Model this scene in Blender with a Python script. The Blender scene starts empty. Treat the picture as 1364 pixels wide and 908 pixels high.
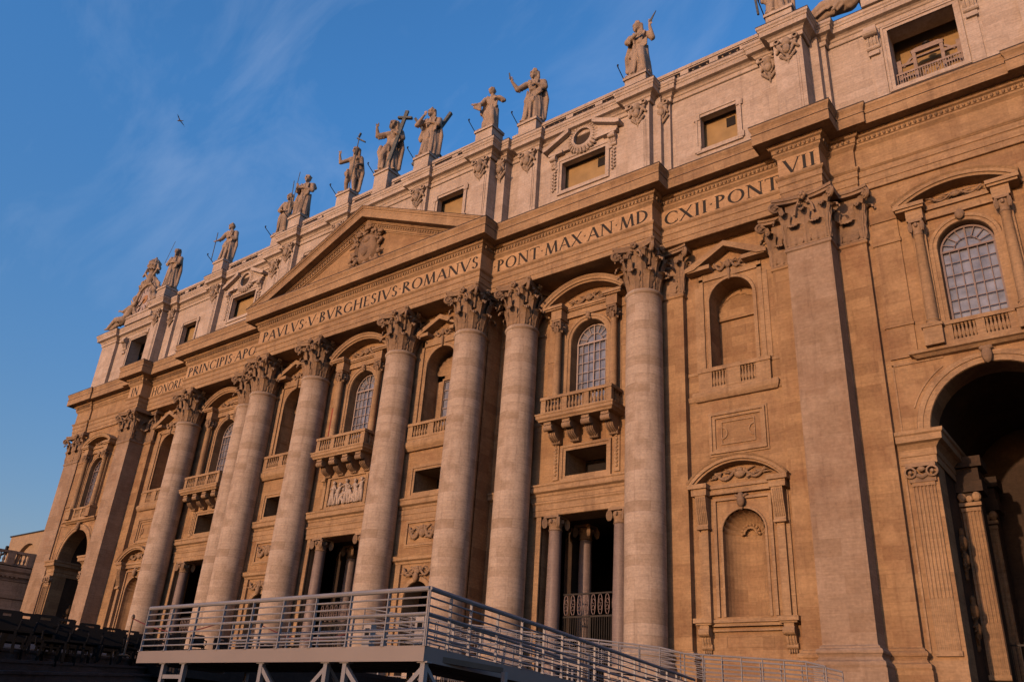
import bpy, bmesh, math, random
from mathutils import Vector, Matrix, noise
random.seed(7)
R = math.radians
SC = bpy.context.scene
COL = SC.collection

# ------------------------------------------------------------------ camera, sky, sun, exposure
cam_d = bpy.data.cameras.new('camera')
cam = bpy.data.objects.new('camera', cam_d)
COL.objects.link(cam)
cam_d.sensor_width = 36.0
cam_d.lens = 29.812
cam_d.clip_end = 3000.0
cam_d.clip_start = 0.1
rot = Matrix([[0.792163354030743, 0.21941394453230484, 0.5695039433362497],
              [0.6070414136216661, -0.3797011719640799, -0.6980886348862253],
              [0.06307093370938027, 0.898712713248165, -0.4339787049696656]])
cam.matrix_world = Matrix.Translation((54.01344, -47.63046, -4.50448)) @ rot.to_4x4()
SC.camera = cam

CLX, CLZ = 1.3, 0.4
SUN_AZ = 4.5      # degrees to the left of the facade's normal
SUN_EL = 7.5
wd = bpy.data.worlds.new('World')
SC.world = wd
wd.use_nodes = True
nt = wd.node_tree
nt.nodes.clear()
n_out = nt.nodes.new('ShaderNodeOutputWorld')
n_bg = nt.nodes.new('ShaderNodeBackground')
n_sky = nt.nodes.new('ShaderNodeTexSky')
n_sky.sky_type = 'NISHITA'
n_sky.sun_disc = False
n_sky.sun_elevation = R(SUN_EL)
n_sky.sun_rotation = R(180.0 + SUN_AZ)
n_sky.air_density = 1.0
n_sky.dust_density = 1.0
n_sky.ozone_density = 3.0
n_bg.inputs['Strength'].default_value = 0.15
# thin cirrus laid on the sky direction
tc = nt.nodes.new('ShaderNodeTexCoord')
mp = nt.nodes.new('ShaderNodeMapping')
mp.inputs['Rotation'].default_value = (R(20), R(-28), R(35))
mp.inputs['Scale'].default_value = (1.3, 7.0, 4.0)
nz = nt.nodes.new('ShaderNodeTexNoise')
nz.inputs['Scale'].default_value = 1.5
nz.inputs['Detail'].default_value = 7.0
nz.inputs['Roughness'].default_value = 0.6
nz.inputs['Distortion'].default_value = 0.7
nz2 = nt.nodes.new('ShaderNodeTexNoise')
nz2.inputs['Scale'].default_value = 1.7
nz2.inputs['Detail'].default_value = 2.0
mulc = nt.nodes.new('ShaderNodeMath'); mulc.operation = 'MULTIPLY'
rmp = nt.nodes.new('ShaderNodeMapRange')
rmp.inputs['From Min'].default_value = 0.22
rmp.inputs['From Max'].default_value = 0.5
rmp.inputs['To Max'].default_value = 0.25
mix = nt.nodes.new('ShaderNodeMixRGB')
mix.inputs['Color2'].default_value = (3.9, 4.4, 5.4, 1)
nt.links.new(tc.outputs['Generated'], mp.inputs['Vector'])
nt.links.new(mp.outputs['Vector'], nz.inputs['Vector'])
mp3 = nt.nodes.new('ShaderNodeMapping'); mp3.inputs['Location'].default_value = (CLX, 0.0, CLZ)
nt.links.new(tc.outputs['Generated'], mp3.inputs['Vector']); nt.links.new(mp3.outputs['Vector'], nz2.inputs['Vector'])
nt.links.new(nz.outputs['Fac'], mulc.inputs[0])
nt.links.new(nz2.outputs['Fac'], mulc.inputs[1])
nt.links.new(mulc.outputs[0], rmp.inputs['Value'])
nt.links.new(rmp.outputs['Result'], mix.inputs['Fac'])
hs = nt.nodes.new('ShaderNodeHueSaturation')
hs.inputs['Saturation'].default_value = 1.14
hs.inputs['Value'].default_value = 1.72
nt.links.new(n_sky.outputs['Color'], hs.inputs['Color'])
spz = nt.nodes.new('ShaderNodeSeparateXYZ'); nt.links.new(tc.outputs['Generated'], spz.inputs[0])
mz = nt.nodes.new('ShaderNodeMapRange'); mz.inputs['From Min'].default_value = 0.15; mz.inputs['From Max'].default_value = 0.62
nt.links.new(spz.outputs['Z'], mz.inputs['Value'])
tint = nt.nodes.new('ShaderNodeMixRGB'); tint.inputs['Color1'].default_value = (0.93, 0.65, 0.63, 1); tint.inputs['Color2'].default_value = (1.0, 1.08, 1.2, 1)
nt.links.new(mz.outputs['Result'], tint.inputs['Fac'])
tm = nt.nodes.new('ShaderNodeMixRGB'); tm.blend_type = 'MULTIPLY'; tm.inputs['Fac'].default_value = 1.0
nt.links.new(hs.outputs['Color'], tm.inputs['Color1']); nt.links.new(tint.outputs['Color'], tm.inputs['Color2'])
nt.links.new(tm.outputs['Color'], mix.inputs['Color1'])
nt.links.new(mix.outputs['Color'], n_bg.inputs['Color'])
nt.links.new(n_bg.outputs['Background'], n_out.inputs['Surface'])

sun_d = bpy.data.lights.new('sun', 'SUN')
sun_d.energy = 3.4
sun_d.angle = R(0.9)
sun_d.color = (1.0, 0.595, 0.355)
sun = bpy.data.objects.new('sun', sun_d)
COL.objects.link(sun)
sdir = Vector((-math.sin(R(SUN_AZ)) * math.cos(R(SUN_EL)), -math.cos(R(SUN_AZ)) * math.cos(R(SUN_EL)), math.sin(R(SUN_EL))))
sun.rotation_euler = sdir.to_track_quat('Z', 'Y').to_euler()
sun.location = (-60, -120, 60)

SC.view_settings.view_transform = 'Standard'
SC.view_settings.look = 'None'
SC.view_settings.gamma = 1.0
SC.view_settings.exposure = 0.22
SC.view_settings.use_curve_mapping = False

# ------------------------------------------------------------------ materials
def new_mat(name):
    m = bpy.data.materials.new(name); m.use_nodes = True
    t = m.node_tree; t.nodes.clear()
    o = t.nodes.new('ShaderNodeOutputMaterial'); b = t.nodes.new('ShaderNodeBsdfPrincipled')
    t.links.new(b.outputs[0], o.inputs[0])
    return m, t, b

ALB = 0.50
def stone(name, c1, c2, mortar, bw=1.6, bh=0.55, cyl=False, streak=0.5, stain=(0.25, 0.16, 0.10), stain_amt=0.35, rough=0.9, bump=0.25, brick=True, local=False, drip=0.35, pale=0.4):
    c1, c2, mortar, stain = [tuple(v * ALB for v in c) for c in (c1, c2, mortar, stain)]
    m, t, b = new_mat(name)
    N = t.nodes.new; L = t.links.new
    if cyl or local:
        co = N('ShaderNodeTexCoord').outputs['Object']
    else:
        co = N('ShaderNodeNewGeometry').outputs['Position']
    sp = N('ShaderNodeSeparateXYZ'); L(co, sp.inputs[0])
    if cyl:
        at = N('ShaderNodeMath'); at.operation = 'ARCTAN2'; L(sp.outputs['Y'], at.inputs[0]); L(sp.outputs['X'], at.inputs[1])
        u = N('ShaderNodeMath'); u.operation = 'MULTIPLY'; L(at.outputs[0], u.inputs[0]); u.inputs[1].default_value = 1.3
    else:
        u = N('ShaderNodeMath'); u.operation = 'ADD'; L(sp.outputs['X'], u.inputs[0]); L(sp.outputs['Y'], u.inputs[1])
    cb = N('ShaderNodeCombineXYZ'); L(u.outputs[0], cb.inputs[0]); L(sp.outputs['Z'], cb.inputs[1])
    if brick:
        br = N('ShaderNodeTexBrick')
        br.inputs['Scale'].default_value = 1.0
        br.inputs['Brick Width'].default_value = bw
        br.inputs['Row Height'].default_value = bh
        br.inputs['Mortar Size'].default_value = 0.009
        br.inputs['Mortar Smooth'].default_value = 0.6
        br.inputs['Bias'].default_value = -0.25
        br.inputs['Color1'].default_value = (*c1, 1); br.inputs['Color2'].default_value = (*c2, 1)
        br.inputs['Mortar'].default_value = (*mortar, 1)
        L(cb.outputs[0], br.inputs['Vector']); base = br.outputs['Color']
    else:
        r0 = N('ShaderNodeRGB'); r0.outputs[0].default_value = (*c1, 1); base = r0.outputs[0]
    # travertine bedding: long horizontal streaks
    ms = N('ShaderNodeMapping'); ms.inputs['Scale'].default_value = (0.9, 0.9, 9.0); L(co, ms.inputs['Vector'])
    ns = N('ShaderNodeTexNoise'); ns.inputs['Scale'].default_value = 1.1; ns.inputs['Detail'].default_value = 8.0; ns.inputs['Roughness'].default_value = 0.65
    L(ms.outputs[0], ns.inputs['Vector'])
    r1 = N('ShaderNodeMapRange'); r1.inputs['From Min'].default_value = 0.3; r1.inputs['From Max'].default_value = 0.7
    r1.inputs['To Min'].default_value = 1.0 - 0.36 * streak; r1.inputs['To Max'].default_value = 1.0 + 0.22 * streak
    L(ns.outputs['Fac'], r1.inputs['Value'])
    mu = N('ShaderNodeVectorMath'); mu.operation = 'SCALE'; L(base, mu.inputs[0]); L(r1.outputs[0], mu.inputs['Scale'])
    # broad weathering
    nb = N('ShaderNodeTexNoise'); nb.inputs['Scale'].default_value = 0.35; nb.inputs['Detail'].default_value = 6.0; nb.inputs['Roughness'].default_value = 0.7
    L(co, nb.inputs['Vector'])
    r2 = N('ShaderNodeMapRange'); r2.inputs['From Min'].default_value = 0.48; r2.inputs['From Max'].default_value = 0.72; r2.inputs['To Max'].default_value = stain_amt
    L(nb.outputs['Fac'], r2.inputs['Value'])
    mx = N('ShaderNodeMixRGB'); L(r2.outputs[0], mx.inputs['Fac']); L(mu.outputs[0], mx.inputs['Color1']); mx.inputs['Color2'].default_value = (*stain, 1)
    # vertical rain streaks and grime
    mv = N('ShaderNodeMapping'); mv.inputs['Scale'].default_value = (2.6, 2.6, 0.22); L(co, mv.inputs['Vector'])
    nv_ = N('ShaderNodeTexNoise'); nv_.inputs['Scale'].default_value = 1.0; nv_.inputs['Detail'].default_value = 5.0; nv_.inputs['Roughness'].default_value = 0.6; L(mv.outputs[0], nv_.inputs['Vector'])
    r4 = N('ShaderNodeMapRange'); r4.inputs['From Min'].default_value = 0.54; r4.inputs['From Max'].default_value = 0.74; r4.inputs['To Max'].default_value = drip
    L(nv_.outputs['Fac'], r4.inputs['Value'])
    mx2 = N('ShaderNodeMixRGB'); L(r4.outputs[0], mx2.inputs['Fac']); L(mx.outputs[0], mx2.inputs['Color1']); mx2.inputs['Color2'].default_value = (stain[0] * .45, stain[1] * .45, stain[2] * .5, 1)
    mx = mx2
    # pale repaired patches
    npz = N('ShaderNodeTexNoise'); npz.inputs['Scale'].default_value = 0.55; npz.inputs['Detail'].default_value = 3.0
    mp2 = N('ShaderNodeMapping'); mp2.inputs['Location'].default_value = (31, 7, 13); L(co, mp2.inputs['Vector']); L(mp2.outputs[0], npz.inputs['Vector'])
    r5 = N('ShaderNodeMapRange'); r5.inputs['From Min'].default_value = 0.55; r5.inputs['From Max'].default_value = 0.68; r5.inputs['To Max'].default_value = pale
    L(npz.outputs['Fac'], r5.inputs['Value'])
    mx3 = N('ShaderNodeMixRGB'); L(r5.outputs[0], mx3.inputs['Fac']); L(mx.outputs[0], mx3.inputs['Color1']); mx3.inputs['Color2'].default_value = (c1[0] * 1.25, c1[1] * 1.28, c1[2] * 1.32, 1)
    mx = mx3
    # fine pits
    nf = N('ShaderNodeTexNoise'); nf.inputs['Scale'].default_value = 7.0; nf.inputs['Detail'].default_value = 4.0; L(co, nf.inputs['Vector'])
    r3 = N('ShaderNodeMapRange'); r3.inputs['From Min'].default_value = 0.3; r3.inputs['From Max'].default_value = 0.7; r3.inputs['To Min'].default_value = 0.86; r3.inputs['To Max'].default_value = 1.1
    L(nf.outputs['Fac'], r3.inputs['Value'])
    mf = N('ShaderNodeVectorMath'); mf.operation = 'SCALE'; L(mx.outputs[0], mf.inputs[0]); L(r3.outputs[0], mf.inputs['Scale'])
    L(mf.outputs[0], b.inputs['Base Color'])
    b.inputs['Roughness'].default_value = rough
    b.inputs['Specular IOR Level'].default_value = 0.2
    ad = N('ShaderNodeMath'); L(ns.outputs['Fac'], ad.inputs[0]); L(nf.outputs['Fac'], ad.inputs[1])
    bp = N('ShaderNodeBump'); bp.inputs['Strength'].default_value = bump; bp.inputs['Distance'].default_value = 0.06
    L(ad.outputs[0], bp.inputs['Height']); L(bp.outputs[0], b.inputs['Normal'])
    return m

def plain(name, c, rough=0.5, metal=0.0, var=0.12, scale=4.0, spec=0.3):
    m, t, b = new_mat(name)
    N = t.nodes.new; L = t.links.new
    nf = N('ShaderNodeTexNoise'); nf.inputs['Scale'].default_value = scale; nf.inputs['Detail'].default_value = 5.0
    g = N('ShaderNodeNewGeometry'); L(g.outputs['Position'], nf.inputs['Vector'])
    r3 = N('ShaderNodeMapRange'); r3.inputs['From Min'].default_value = 0.3; r3.inputs['From Max'].default_value = 0.7
    r3.inputs['To Min'].default_value = 1 - var; r3.inputs['To Max'].default_value = 1 + var
    L(nf.outputs['Fac'], r3.inputs['Value'])
    rg = N('ShaderNodeRGB'); rg.outputs[0].default_value = (*c, 1)
    s = N('ShaderNodeVectorMath'); s.operation = 'SCALE'; L(rg.outputs[0], s.inputs[0]); L(r3.outputs[0], s.inputs['Scale'])
    L(s.outputs[0], b.inputs['Base Color'])
    b.inputs['Roughness'].default_value = rough; b.inputs['Metallic'].default_value = metal
    b.inputs['Specular IOR Level'].default_value = spec
    return m

M = {}
M['wall'] = stone('ochre_travertine', (0.52, 0.335, 0.178), (0.345, 0.208, 0.11), (0.34, 0.205, 0.11), 2.1, 0.7, stain=(0.29, 0.14, 0.075), stain_amt=0.55)
M['trim'] = stone('trim_travertine', (0.54, 0.36, 0.205), (0.45, 0.295, 0.168), (0.38, 0.245, 0.14), 3.1, 5.0, stain=(0.22, 0.12, 0.075), stain_amt=0.5, streak=0.7)
M['frieze'] = stone('frieze_travertine', (0.66, 0.44, 0.255), (0.58, 0.38, 0.22), (0.5, 0.33, 0.19), 3.1, 5.0, stain=(0.40, 0.24, 0.14), stain_amt=0.4, streak=0.5)
M['carve'] = stone('carved_travertine', (0.42, 0.285, 0.18), (0.4, 0.28, 0.17), (0.3, 0.2, 0.12), stain=(0.17, 0.115, 0.085), stain_amt=0.75, brick=False, streak=0.4)
M['shaft'] = stone('column_travertine', (0.65, 0.52, 0.41), (0.45, 0.33, 0.23), (0.36, 0.27, 0.21), 2.05, 0.66, cyl=True, stain=(0.36, 0.25, 0.17), stain_amt=0.6, streak=0.5, bump=.15)
M['pil'] = stone('pilaster_travertine', (0.49, 0.355, 0.25), (0.37, 0.25, 0.16), (0.42, 0.30, 0.215), 2.3, 0.95, stain=(0.33, 0.20, 0.125), stain_amt=0.6, streak=0.55, bump=.15)
M['attic'] = stone('attic_travertine', (0.70, 0.58, 0.485), (0.57, 0.46, 0.37), (0.46, 0.36, 0.29), 2.3, 0.6, stain=(0.40, 0.29, 0.21), stain_amt=0.35, streak=0.5)
M['statue'] = stone('statue_stone', (0.52, 0.40, 0.30), (0.4, 0.3, 0.2), (0.3, 0.2, 0.12), stain=(0.15, 0.115, 0.09), stain_amt=0.85, brick=False, streak=0.35)
M['smallcol'] = stone('marble_column', (0.33, 0.26, 0.24), (0.3, 0.22, 0.2), (0.3, 0.2, 0.12), stain=(0.2, 0.15, 0.14), brick=False, streak=0.5, rough=0.5)
M['red'] = plain('red_marble', (0.17, 0.04, 0.025), 0.4, var=0.4, scale=2)
M['room'] = stone('portico_interior', (0.07, 0.05, 0.037), (0.1, 0.08, 0.06), (0.08, 0.06, 0.05), brick=False)  # stone colour lowered so sunlit inner walls read as deep shade
M['ledroom'] = plain('yellow_plaster', (0.235, 0.16, 0.075), 0.9, var=0.15, scale=1.0)
M['bronze'] = plain('dark_bronze', (0.014, 0.011, 0.009), 0.6, 0.2, 0.3)
M['dark'] = plain('dark_interior', (0.012, 0.010, 0.009), 0.9)  # near-black colour stands in for the unlit depth behind openings
M['letter'] = plain('inlaid_letter', (0.008, 0.006, 0.005), 0.7)
M['pane'] = plain('curtained_glass', (0.12, 0.13, 0.165), 0.22, 0, 0.45, 1.3, 0.6)
M['lead'] = plain('lead_flashing', (0.035, 0.028, 0.026), 0.8)
M['muntin'] = plain('window_bar', (0.25, 0.20, 0.18), 0.6)
M['bar_dark'] = plain('iron_bar', (0.15, 0.11, 0.10), 0.6)
M['verd'] = plain('oxidised_bronze', (0.075, 0.082, 0.080), 0.7, 0.2, 0.3)
M['steel'] = plain('painted_steel', (0.155, 0.152, 0.160), 0.45, 0.0, 0.08, 1.5)
M['fascia'] = plain('painted_fascia', (0.165, 0.140, 0.128), 0.55, 0.0, 0.06, 0.8)
M['under'] = plain('deck_underside', (0.10, 0.075, 0.055), 0.9)
M['plastic'] = plain('black_plastic', (0.0035, 0.0035, 0.004), 0.8, 0, 0.2, 4.0, 0.12)
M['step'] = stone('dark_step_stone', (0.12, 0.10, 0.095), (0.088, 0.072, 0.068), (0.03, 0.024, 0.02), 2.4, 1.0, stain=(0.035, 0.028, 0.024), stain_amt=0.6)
M['terrace'] = stone('shade_dark_terrace_stone', (0.05, 0.04, 0.036), (0.038, 0.03, 0.027), (0.02, 0.016, 0.014), 2.4, 1.0, stain=(0.025, 0.02, 0.018), stain_amt=0.6)  # step stone darkened further: shade below the platform is put into the colour
M['trophy'] = stone('shadowed_carving', (0.20, 0.12, 0.06), (0.2, 0.12, 0.06), (.1, .06, .03), stain=(0.06, 0.04, 0.03), stain_amt=0.8, brick=False)  # darker copy of the carved stone, passage shade painted into it
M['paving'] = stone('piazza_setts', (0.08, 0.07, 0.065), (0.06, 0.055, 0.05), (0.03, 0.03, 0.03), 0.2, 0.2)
M['shade_wall'] = stone('shade_toned_weathered_corridor', (0.30, 0.235, 0.20), (0.25, 0.195, 0.165), (0.1, 0.08, 0.06), 2.0, 0.6, stain=(0.10, 0.075, 0.06), stain_amt=0.5)  # stained stone; base colour greyed and darkened for the corridor's shaded face
M['tan_wall'] = stone('tan_render', (0.50, 0.36, 0.23), (0.5, 0.36, 0.23), (0.45, 0.33, 0.2), brick=False, stain=(0.4, 0.28, 0.18))
M['wood'] = plain('grey_timber', (0.20, 0.15, 0.125), 0.8, 0, 0.25, 3)
M['gold'] = plain('gilded_clock', (0.26, 0.13, 0.05), 0.6, 0.1)
M['dial'] = plain('clock_dial', (0.24, 0.20, 0.19), 0.7, 0, 0.35, 3)
M['white'] = plain('white_barrier', (0.22, 0.195, 0.18), 0.5)
M['bird'] = plain('bird_feathers', (0.06, 0.05, 0.05), 0.8)
M['brass'] = plain('dull_brass', (0.08, 0.05, 0.03), 0.4, 0.5)
M['rope'] = plain('red_rope', (0.12, 0.03, 0.03), 0.8)

# ------------------------------------------------------------------ mesh builder
class MB:
    def __init__(s): s.v = []; s.f = []
    def add(s, vs, fs):
        o = len(s.v); s.v += [tuple(p) for p in vs]; s.f += [tuple(i + o for i in f) for f in fs]
    def box(s, x0, x1, y0, y1, z0, z1):
        s.add([(x0, y0, z0), (x1, y0, z0), (x1, y1, z0), (x0, y1, z0), (x0, y0, z1), (x1, y0, z1), (x1, y1, z1), (x0, y1, z1)],
              [(0, 3, 2, 1), (4, 5, 6, 7), (0, 1, 5, 4), (1, 2, 6, 5), (2, 3, 7, 6), (3, 0, 4, 7)])
    def prism_xz(s, poly, y0, y1):
        n = len(poly)
        s.add([(x, y0, z) for x, z in poly] + [(x, y1, z) for x, z in poly],
              [tuple(range(n)), tuple(range(2 * n - 1, n - 1, -1))] + [(i, (i + 1) % n, (i + 1) % n + n, i + n) for i in range(n)])
    def prism_yz(s, poly, x0, x1):
        n = len(poly)
        s.add([(x0, y, z) for y, z in poly] + [(x1, y, z) for y, z in poly],
              [tuple(range(n)), tuple(range(2 * n - 1, n - 1, -1))] + [(i, (i + 1) % n, (i + 1) % n + n, i + n) for i in range(n)])
    def prism_xy(s, poly, z0, z1):
        n = len(poly)
        s.add([(x, y, z0) for x, y in poly] + [(x, y, z1) for x, y in poly],
              [tuple(range(n)), tuple(range(2 * n - 1, n - 1, -1))] + [(i, (i + 1) % n, (i + 1) % n + n, i + n) for i in range(n)])
    def quad(s, a, b, c, d): s.add([a, b, c, d], [(0, 1, 2, 3)])
    def lathe(s, prof, cx=0, cy=0, seg=24, a0=0.0, a1=360.0, cap=True, cz=0):
        full = abs(a1 - a0 - 360) < 1e-6
        n = seg if full else seg + 1
        vs = []
        for r, z in prof:
            for i in range(n):
                a = R(a0 + (a1 - a0) * i / seg)
                vs.append((cx + r * math.cos(a), cy + r * math.sin(a), cz + z))
        fs = []
        for j in range(len(prof) - 1):
            for i in range(seg if full else seg):
                k = (i + 1) % n if full else i + 1
                fs.append((j * n + i, j * n + k, (j + 1) * n + k, (j + 1) * n + i))
        if cap and full:
            fs.append(tuple(range(n - 1, -1, -1))); m = (len(prof) - 1) * n; fs.append(tuple(range(m, m + n)))
        s.add(vs, fs)
    def tube(s, pts, r, seg=8, r1=None):
        pts = [Vector(p) for p in pts]; n = len(pts); vs = []
        up = None
        for i, p in enumerate(pts):
            d = (pts[min(i + 1, n - 1)] - pts[max(i - 1, 0)])
            if d.length < 1e-9: d = Vector((0, 0, 1))
            d.normalize()
            if up is None:
                up = Vector((0, 0, 1)) if abs(d.z) < 0.9 else Vector((1, 0, 0))
            a = d.cross(up)
            if a.length < 1e-5: a = d.orthogonal()
            a.normalize(); b = a.cross(d).normalized(); up = b
            rr = r if r1 is None else r + (r1 - r) * i / max(1, n - 1)
            for k in range(seg):
                t = 2 * math.pi * k / seg
                vs.append(p + a * (rr * math.cos(t)) + b * (rr * math.sin(t)))
        fs = []
        for i in range(n - 1):
            for k in range(seg):
                q = (k + 1) % seg
                fs.append((i * seg + k, i * seg + q, (i + 1) * seg + q, (i + 1) * seg + k))
        fs.append(tuple(range(seg - 1, -1, -1))); fs.append(tuple(range((n - 1) * seg, n * seg)))
        s.add(vs, fs)
    def beam(s, a, b, w, h):
        a = Vector(a); b = Vector(b); d = (b - a).normalized()
        up = Vector((0, 0, 1)) if abs(d.z) < 0.95 else Vector((0, 1, 0))
        x = d.cross(up).normalized() * (w / 2); y = x.cross(d).normalized() * (h / 2)
        vs = [p + sx * x + sy * y for p in (a, b) for sx, sy in ((-1, -1), (1, -1), (1, 1), (-1, 1))]
        s.add(vs, [(3, 2, 1, 0), (4, 5, 6, 7), (0, 1, 5, 4), (1, 2, 6, 5), (2, 3, 7, 6), (3, 0, 4, 7)])
    def ell(s, c, r, seg=10, ring=6, rotm=None):
        vs = []; fs = []
        for j in range(ring + 1):
            t = math.pi * j / ring
            for i in range(seg):
                a = 2 * math.pi * i / seg
                p = Vector((r[0] * math.sin(t) * math.cos(a), r[1] * math.sin(t) * math.sin(a), r[2] * math.cos(t)))
                if rotm: p = rotm @ p
                vs.append(p + Vector(c))
        for j in range(ring):
            for i in range(seg):
                k = (i + 1) % seg
                fs.append((j * seg + i, (j + 1) * seg + i, (j + 1) * seg + k, j * seg + k))
        s.add(vs, fs)
    def caps(s, a, ra, b, rb, seg=8, fl=1.0):
        """closed tapered capsule; fl flattens it in y"""
        a = Vector(a); b = Vector(b); d = b - a; L = d.length
        if L < 1e-6: return s.ell(a, (ra, ra * fl, ra), seg)
        d.normalize(); q = d.to_track_quat('Z', 'Y').to_matrix()
        prof = [(0.02, -ra), (ra * .7, -ra * .7), (ra, 0), (rb, L), (rb * .7, L + rb * .7), (0.02, L + rb)]
        vs = []
        for r, z in prof:
            for k in range(seg):
                t = 2 * math.pi * k / seg
                p = q @ Vector((r * math.cos(t), r * math.sin(t), z)) + a
                if fl != 1.0:
                    m = a.y + (b.y - a.y) * max(0, min(1, z / L)); p.y = m + (p.y - m) * fl
                vs.append(p)
        fs = [(j * seg + i, j * seg + (i + 1) % seg, (j + 1) * seg + (i + 1) % seg, (j + 1) * seg + i) for j in range(5) for i in range(seg)]
        fs.append(tuple(range(seg - 1, -1, -1))); fs.append(tuple(range(5 * seg, 6 * seg)))
        s.add(vs, fs)
    def sweep(s, path, prof, closed_prof=False):
        """extrude a moulding (out, z) along a plan polyline; outward is to the right of the walking direction"""
        P = [Vector((x, y)) for x, y in path]; n = len(P); off = []
        nor = []
        for i in range(n - 1):
            d = (P[i + 1] - P[i]).normalized(); nor.append(Vector((d.y, -d.x)))
        for i in range(n):
            if i == 0: m = nor[0]
            elif i == n - 1: m = nor[-1]
            else:
                a, b = nor[i - 1], nor[i]; m = (a + b); m = m / max(0.2, (1 + a.dot(b)))
            off.append(m)
        vs = []; k = len(prof)
        for i in range(n):
            for o, z in prof:
                q = P[i] + off[i] * o; vs.append((q.x, q.y, z))
        fs = []
        for i in range(n - 1):
            for j in range(k - 1):
                fs.append((i * k + j, (i + 1) * k + j, (i + 1) * k + j + 1, i * k + j + 1))
            if closed_prof: fs.append((i * k + k - 1, (i + 1) * k + k - 1, (i + 1) * k, i * k))
        fs.append(tuple(range(k))); fs.append(tuple(range((n - 1) * k + k - 1, (n - 1) * k - 1, -1)))
        s.add(vs, fs)
    def arcband(s, cx, cz, prof, a0, a1, seg=20):
        """moulding (radius, y) closed profile swept along an arc in the xz plane, angles in degrees from +x"""
        k = len(prof); vs = []
        for i in range(seg + 1):
            a = R(a0 + (a1 - a0) * i / seg)
            for r, y in prof: vs.append((cx + r * math.cos(a), y, cz + r * math.sin(a)))
        fs = [(i * k + j, (i + 1) * k + j, (i + 1) * k + (j + 1) % k, i * k + (j + 1) % k) for i in range(seg) for j in range(k)]
        fs.append(tuple(range(k))); fs.append(tuple(range(seg * k + k - 1, seg * k - 1, -1)))
        s.add(vs, fs)
    def frame(s, x0, x1, z0, z1, w, y0, y1):
        """rectangular frame lying outside the opening x0..x1, z0..z1"""
        s.box(x0 - w, x1 + w, y0, y1, z1, z1 + w); s.box(x0 - w, x1 + w, y0, y1, z0 - w, z0)
        s.box(x0 - w, x0, y0, y1, z0, z1); s.box(x1, x1 + w, y0, y1, z0, z1)
    def build(s, name, mat, parent=None, smooth=False, loc=None):
        me = bpy.data.meshes.new(name); me.from_pydata(s.v, [], s.f); me.validate(); me.update()
        bm = bmesh.new(); bm.from_mesh(me); bmesh.ops.recalc_face_normals(bm, faces=bm.faces[:]); bm.to_mesh(me); bm.free()
        me.materials.append(M[mat] if isinstance(mat, str) else mat)
        if smooth:
            me.polygons.foreach_set('use_smooth', [True] * len(me.polygons))
            try: me.set_sharp_from_angle(angle=R(smooth if smooth is not True else 35))
            except Exception: pass
        o = bpy.data.objects.new(name, me); COL.objects.link(o)
        if parent is not None: o.parent = parent
        if loc is not None: o.location = loc
        return o

def empty(name, loc=(0, 0, 0), rz=0.0, parent=None):
    o = bpy.data.objects.new(name, None); COL.objects.link(o); o.location = loc; o.rotation_euler = (0, 0, rz)
    if parent is not None: o.parent = parent
    return o
def tag(o, label, cat, group=None, kind=None):
    if label: o['label'] = label
    if cat: o['category'] = cat
    if group: o['group'] = group
    if kind: o['kind'] = kind
    return o
def struct(o, label=None):
    o['kind'] = 'structure'
    if label: o['label'] = label
    return o

# ------------------------------------------------------------------ measured levels of the facade (metres)
ZB, ZN = 1.33, 24.90                      # shaft foot, neck
ZA, ZF0, ZF1, ZC0, ZC1 = 28.54, 30.14, 31.67, 32.71, 34.06
ZT = 43.22                                # top of attic cornice
YA, YB, YN, YE = -1.75, 0.0, 0.10, -0.35   # wall planes: pediment section, outer pair, niche bay, end bay
XC = (5.467, 13.142, 17.20, 27.958)
YCA, YCB = -2.745, -1.313
BAYW, BAYN, BAYC, BAYE = 22.58, 9.30, 33.80, 48.20
XF = None

basilica = empty('basilica', (0, -4, -0.7))
tag(basilica, 'travertine basilica facade with giant columns, pediment and attic filling the view', 'church')
def P(mb, name, mat, parent=None, smooth=False, loc=None):
    if XF is not None: mb.v = [XF(v) for v in mb.v]
    o = mb.build(name, mat, None, smooth, loc)
    par = parent if parent is not None else basilica
    o.parent = par
    # keep world placement
    base = Vector((0, 0, 0)); q = par
    while q is not None: base += q.location; q = q.parent
    o.location = Vector(loc if loc is not None else (0, 0, 0)) - base
    return o

# ------------------------------------------------------------------ ground
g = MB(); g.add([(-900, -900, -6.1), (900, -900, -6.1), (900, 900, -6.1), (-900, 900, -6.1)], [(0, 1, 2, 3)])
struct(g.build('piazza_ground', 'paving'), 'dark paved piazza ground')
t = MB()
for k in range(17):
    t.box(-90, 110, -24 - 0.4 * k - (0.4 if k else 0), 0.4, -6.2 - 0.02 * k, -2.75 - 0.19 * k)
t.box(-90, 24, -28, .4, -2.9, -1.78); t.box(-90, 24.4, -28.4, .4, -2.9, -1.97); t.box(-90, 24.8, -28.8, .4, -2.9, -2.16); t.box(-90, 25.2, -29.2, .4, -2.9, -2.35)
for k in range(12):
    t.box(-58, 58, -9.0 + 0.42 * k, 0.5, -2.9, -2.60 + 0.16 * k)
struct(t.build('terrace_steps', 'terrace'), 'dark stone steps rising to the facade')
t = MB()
E0 = Vector((30.84, -37.99, -3.04)); ED = Vector((-8.46, 8.34, 0.72)); EN = Vector((8.34, 8.46, 0)).normalized()
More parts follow.
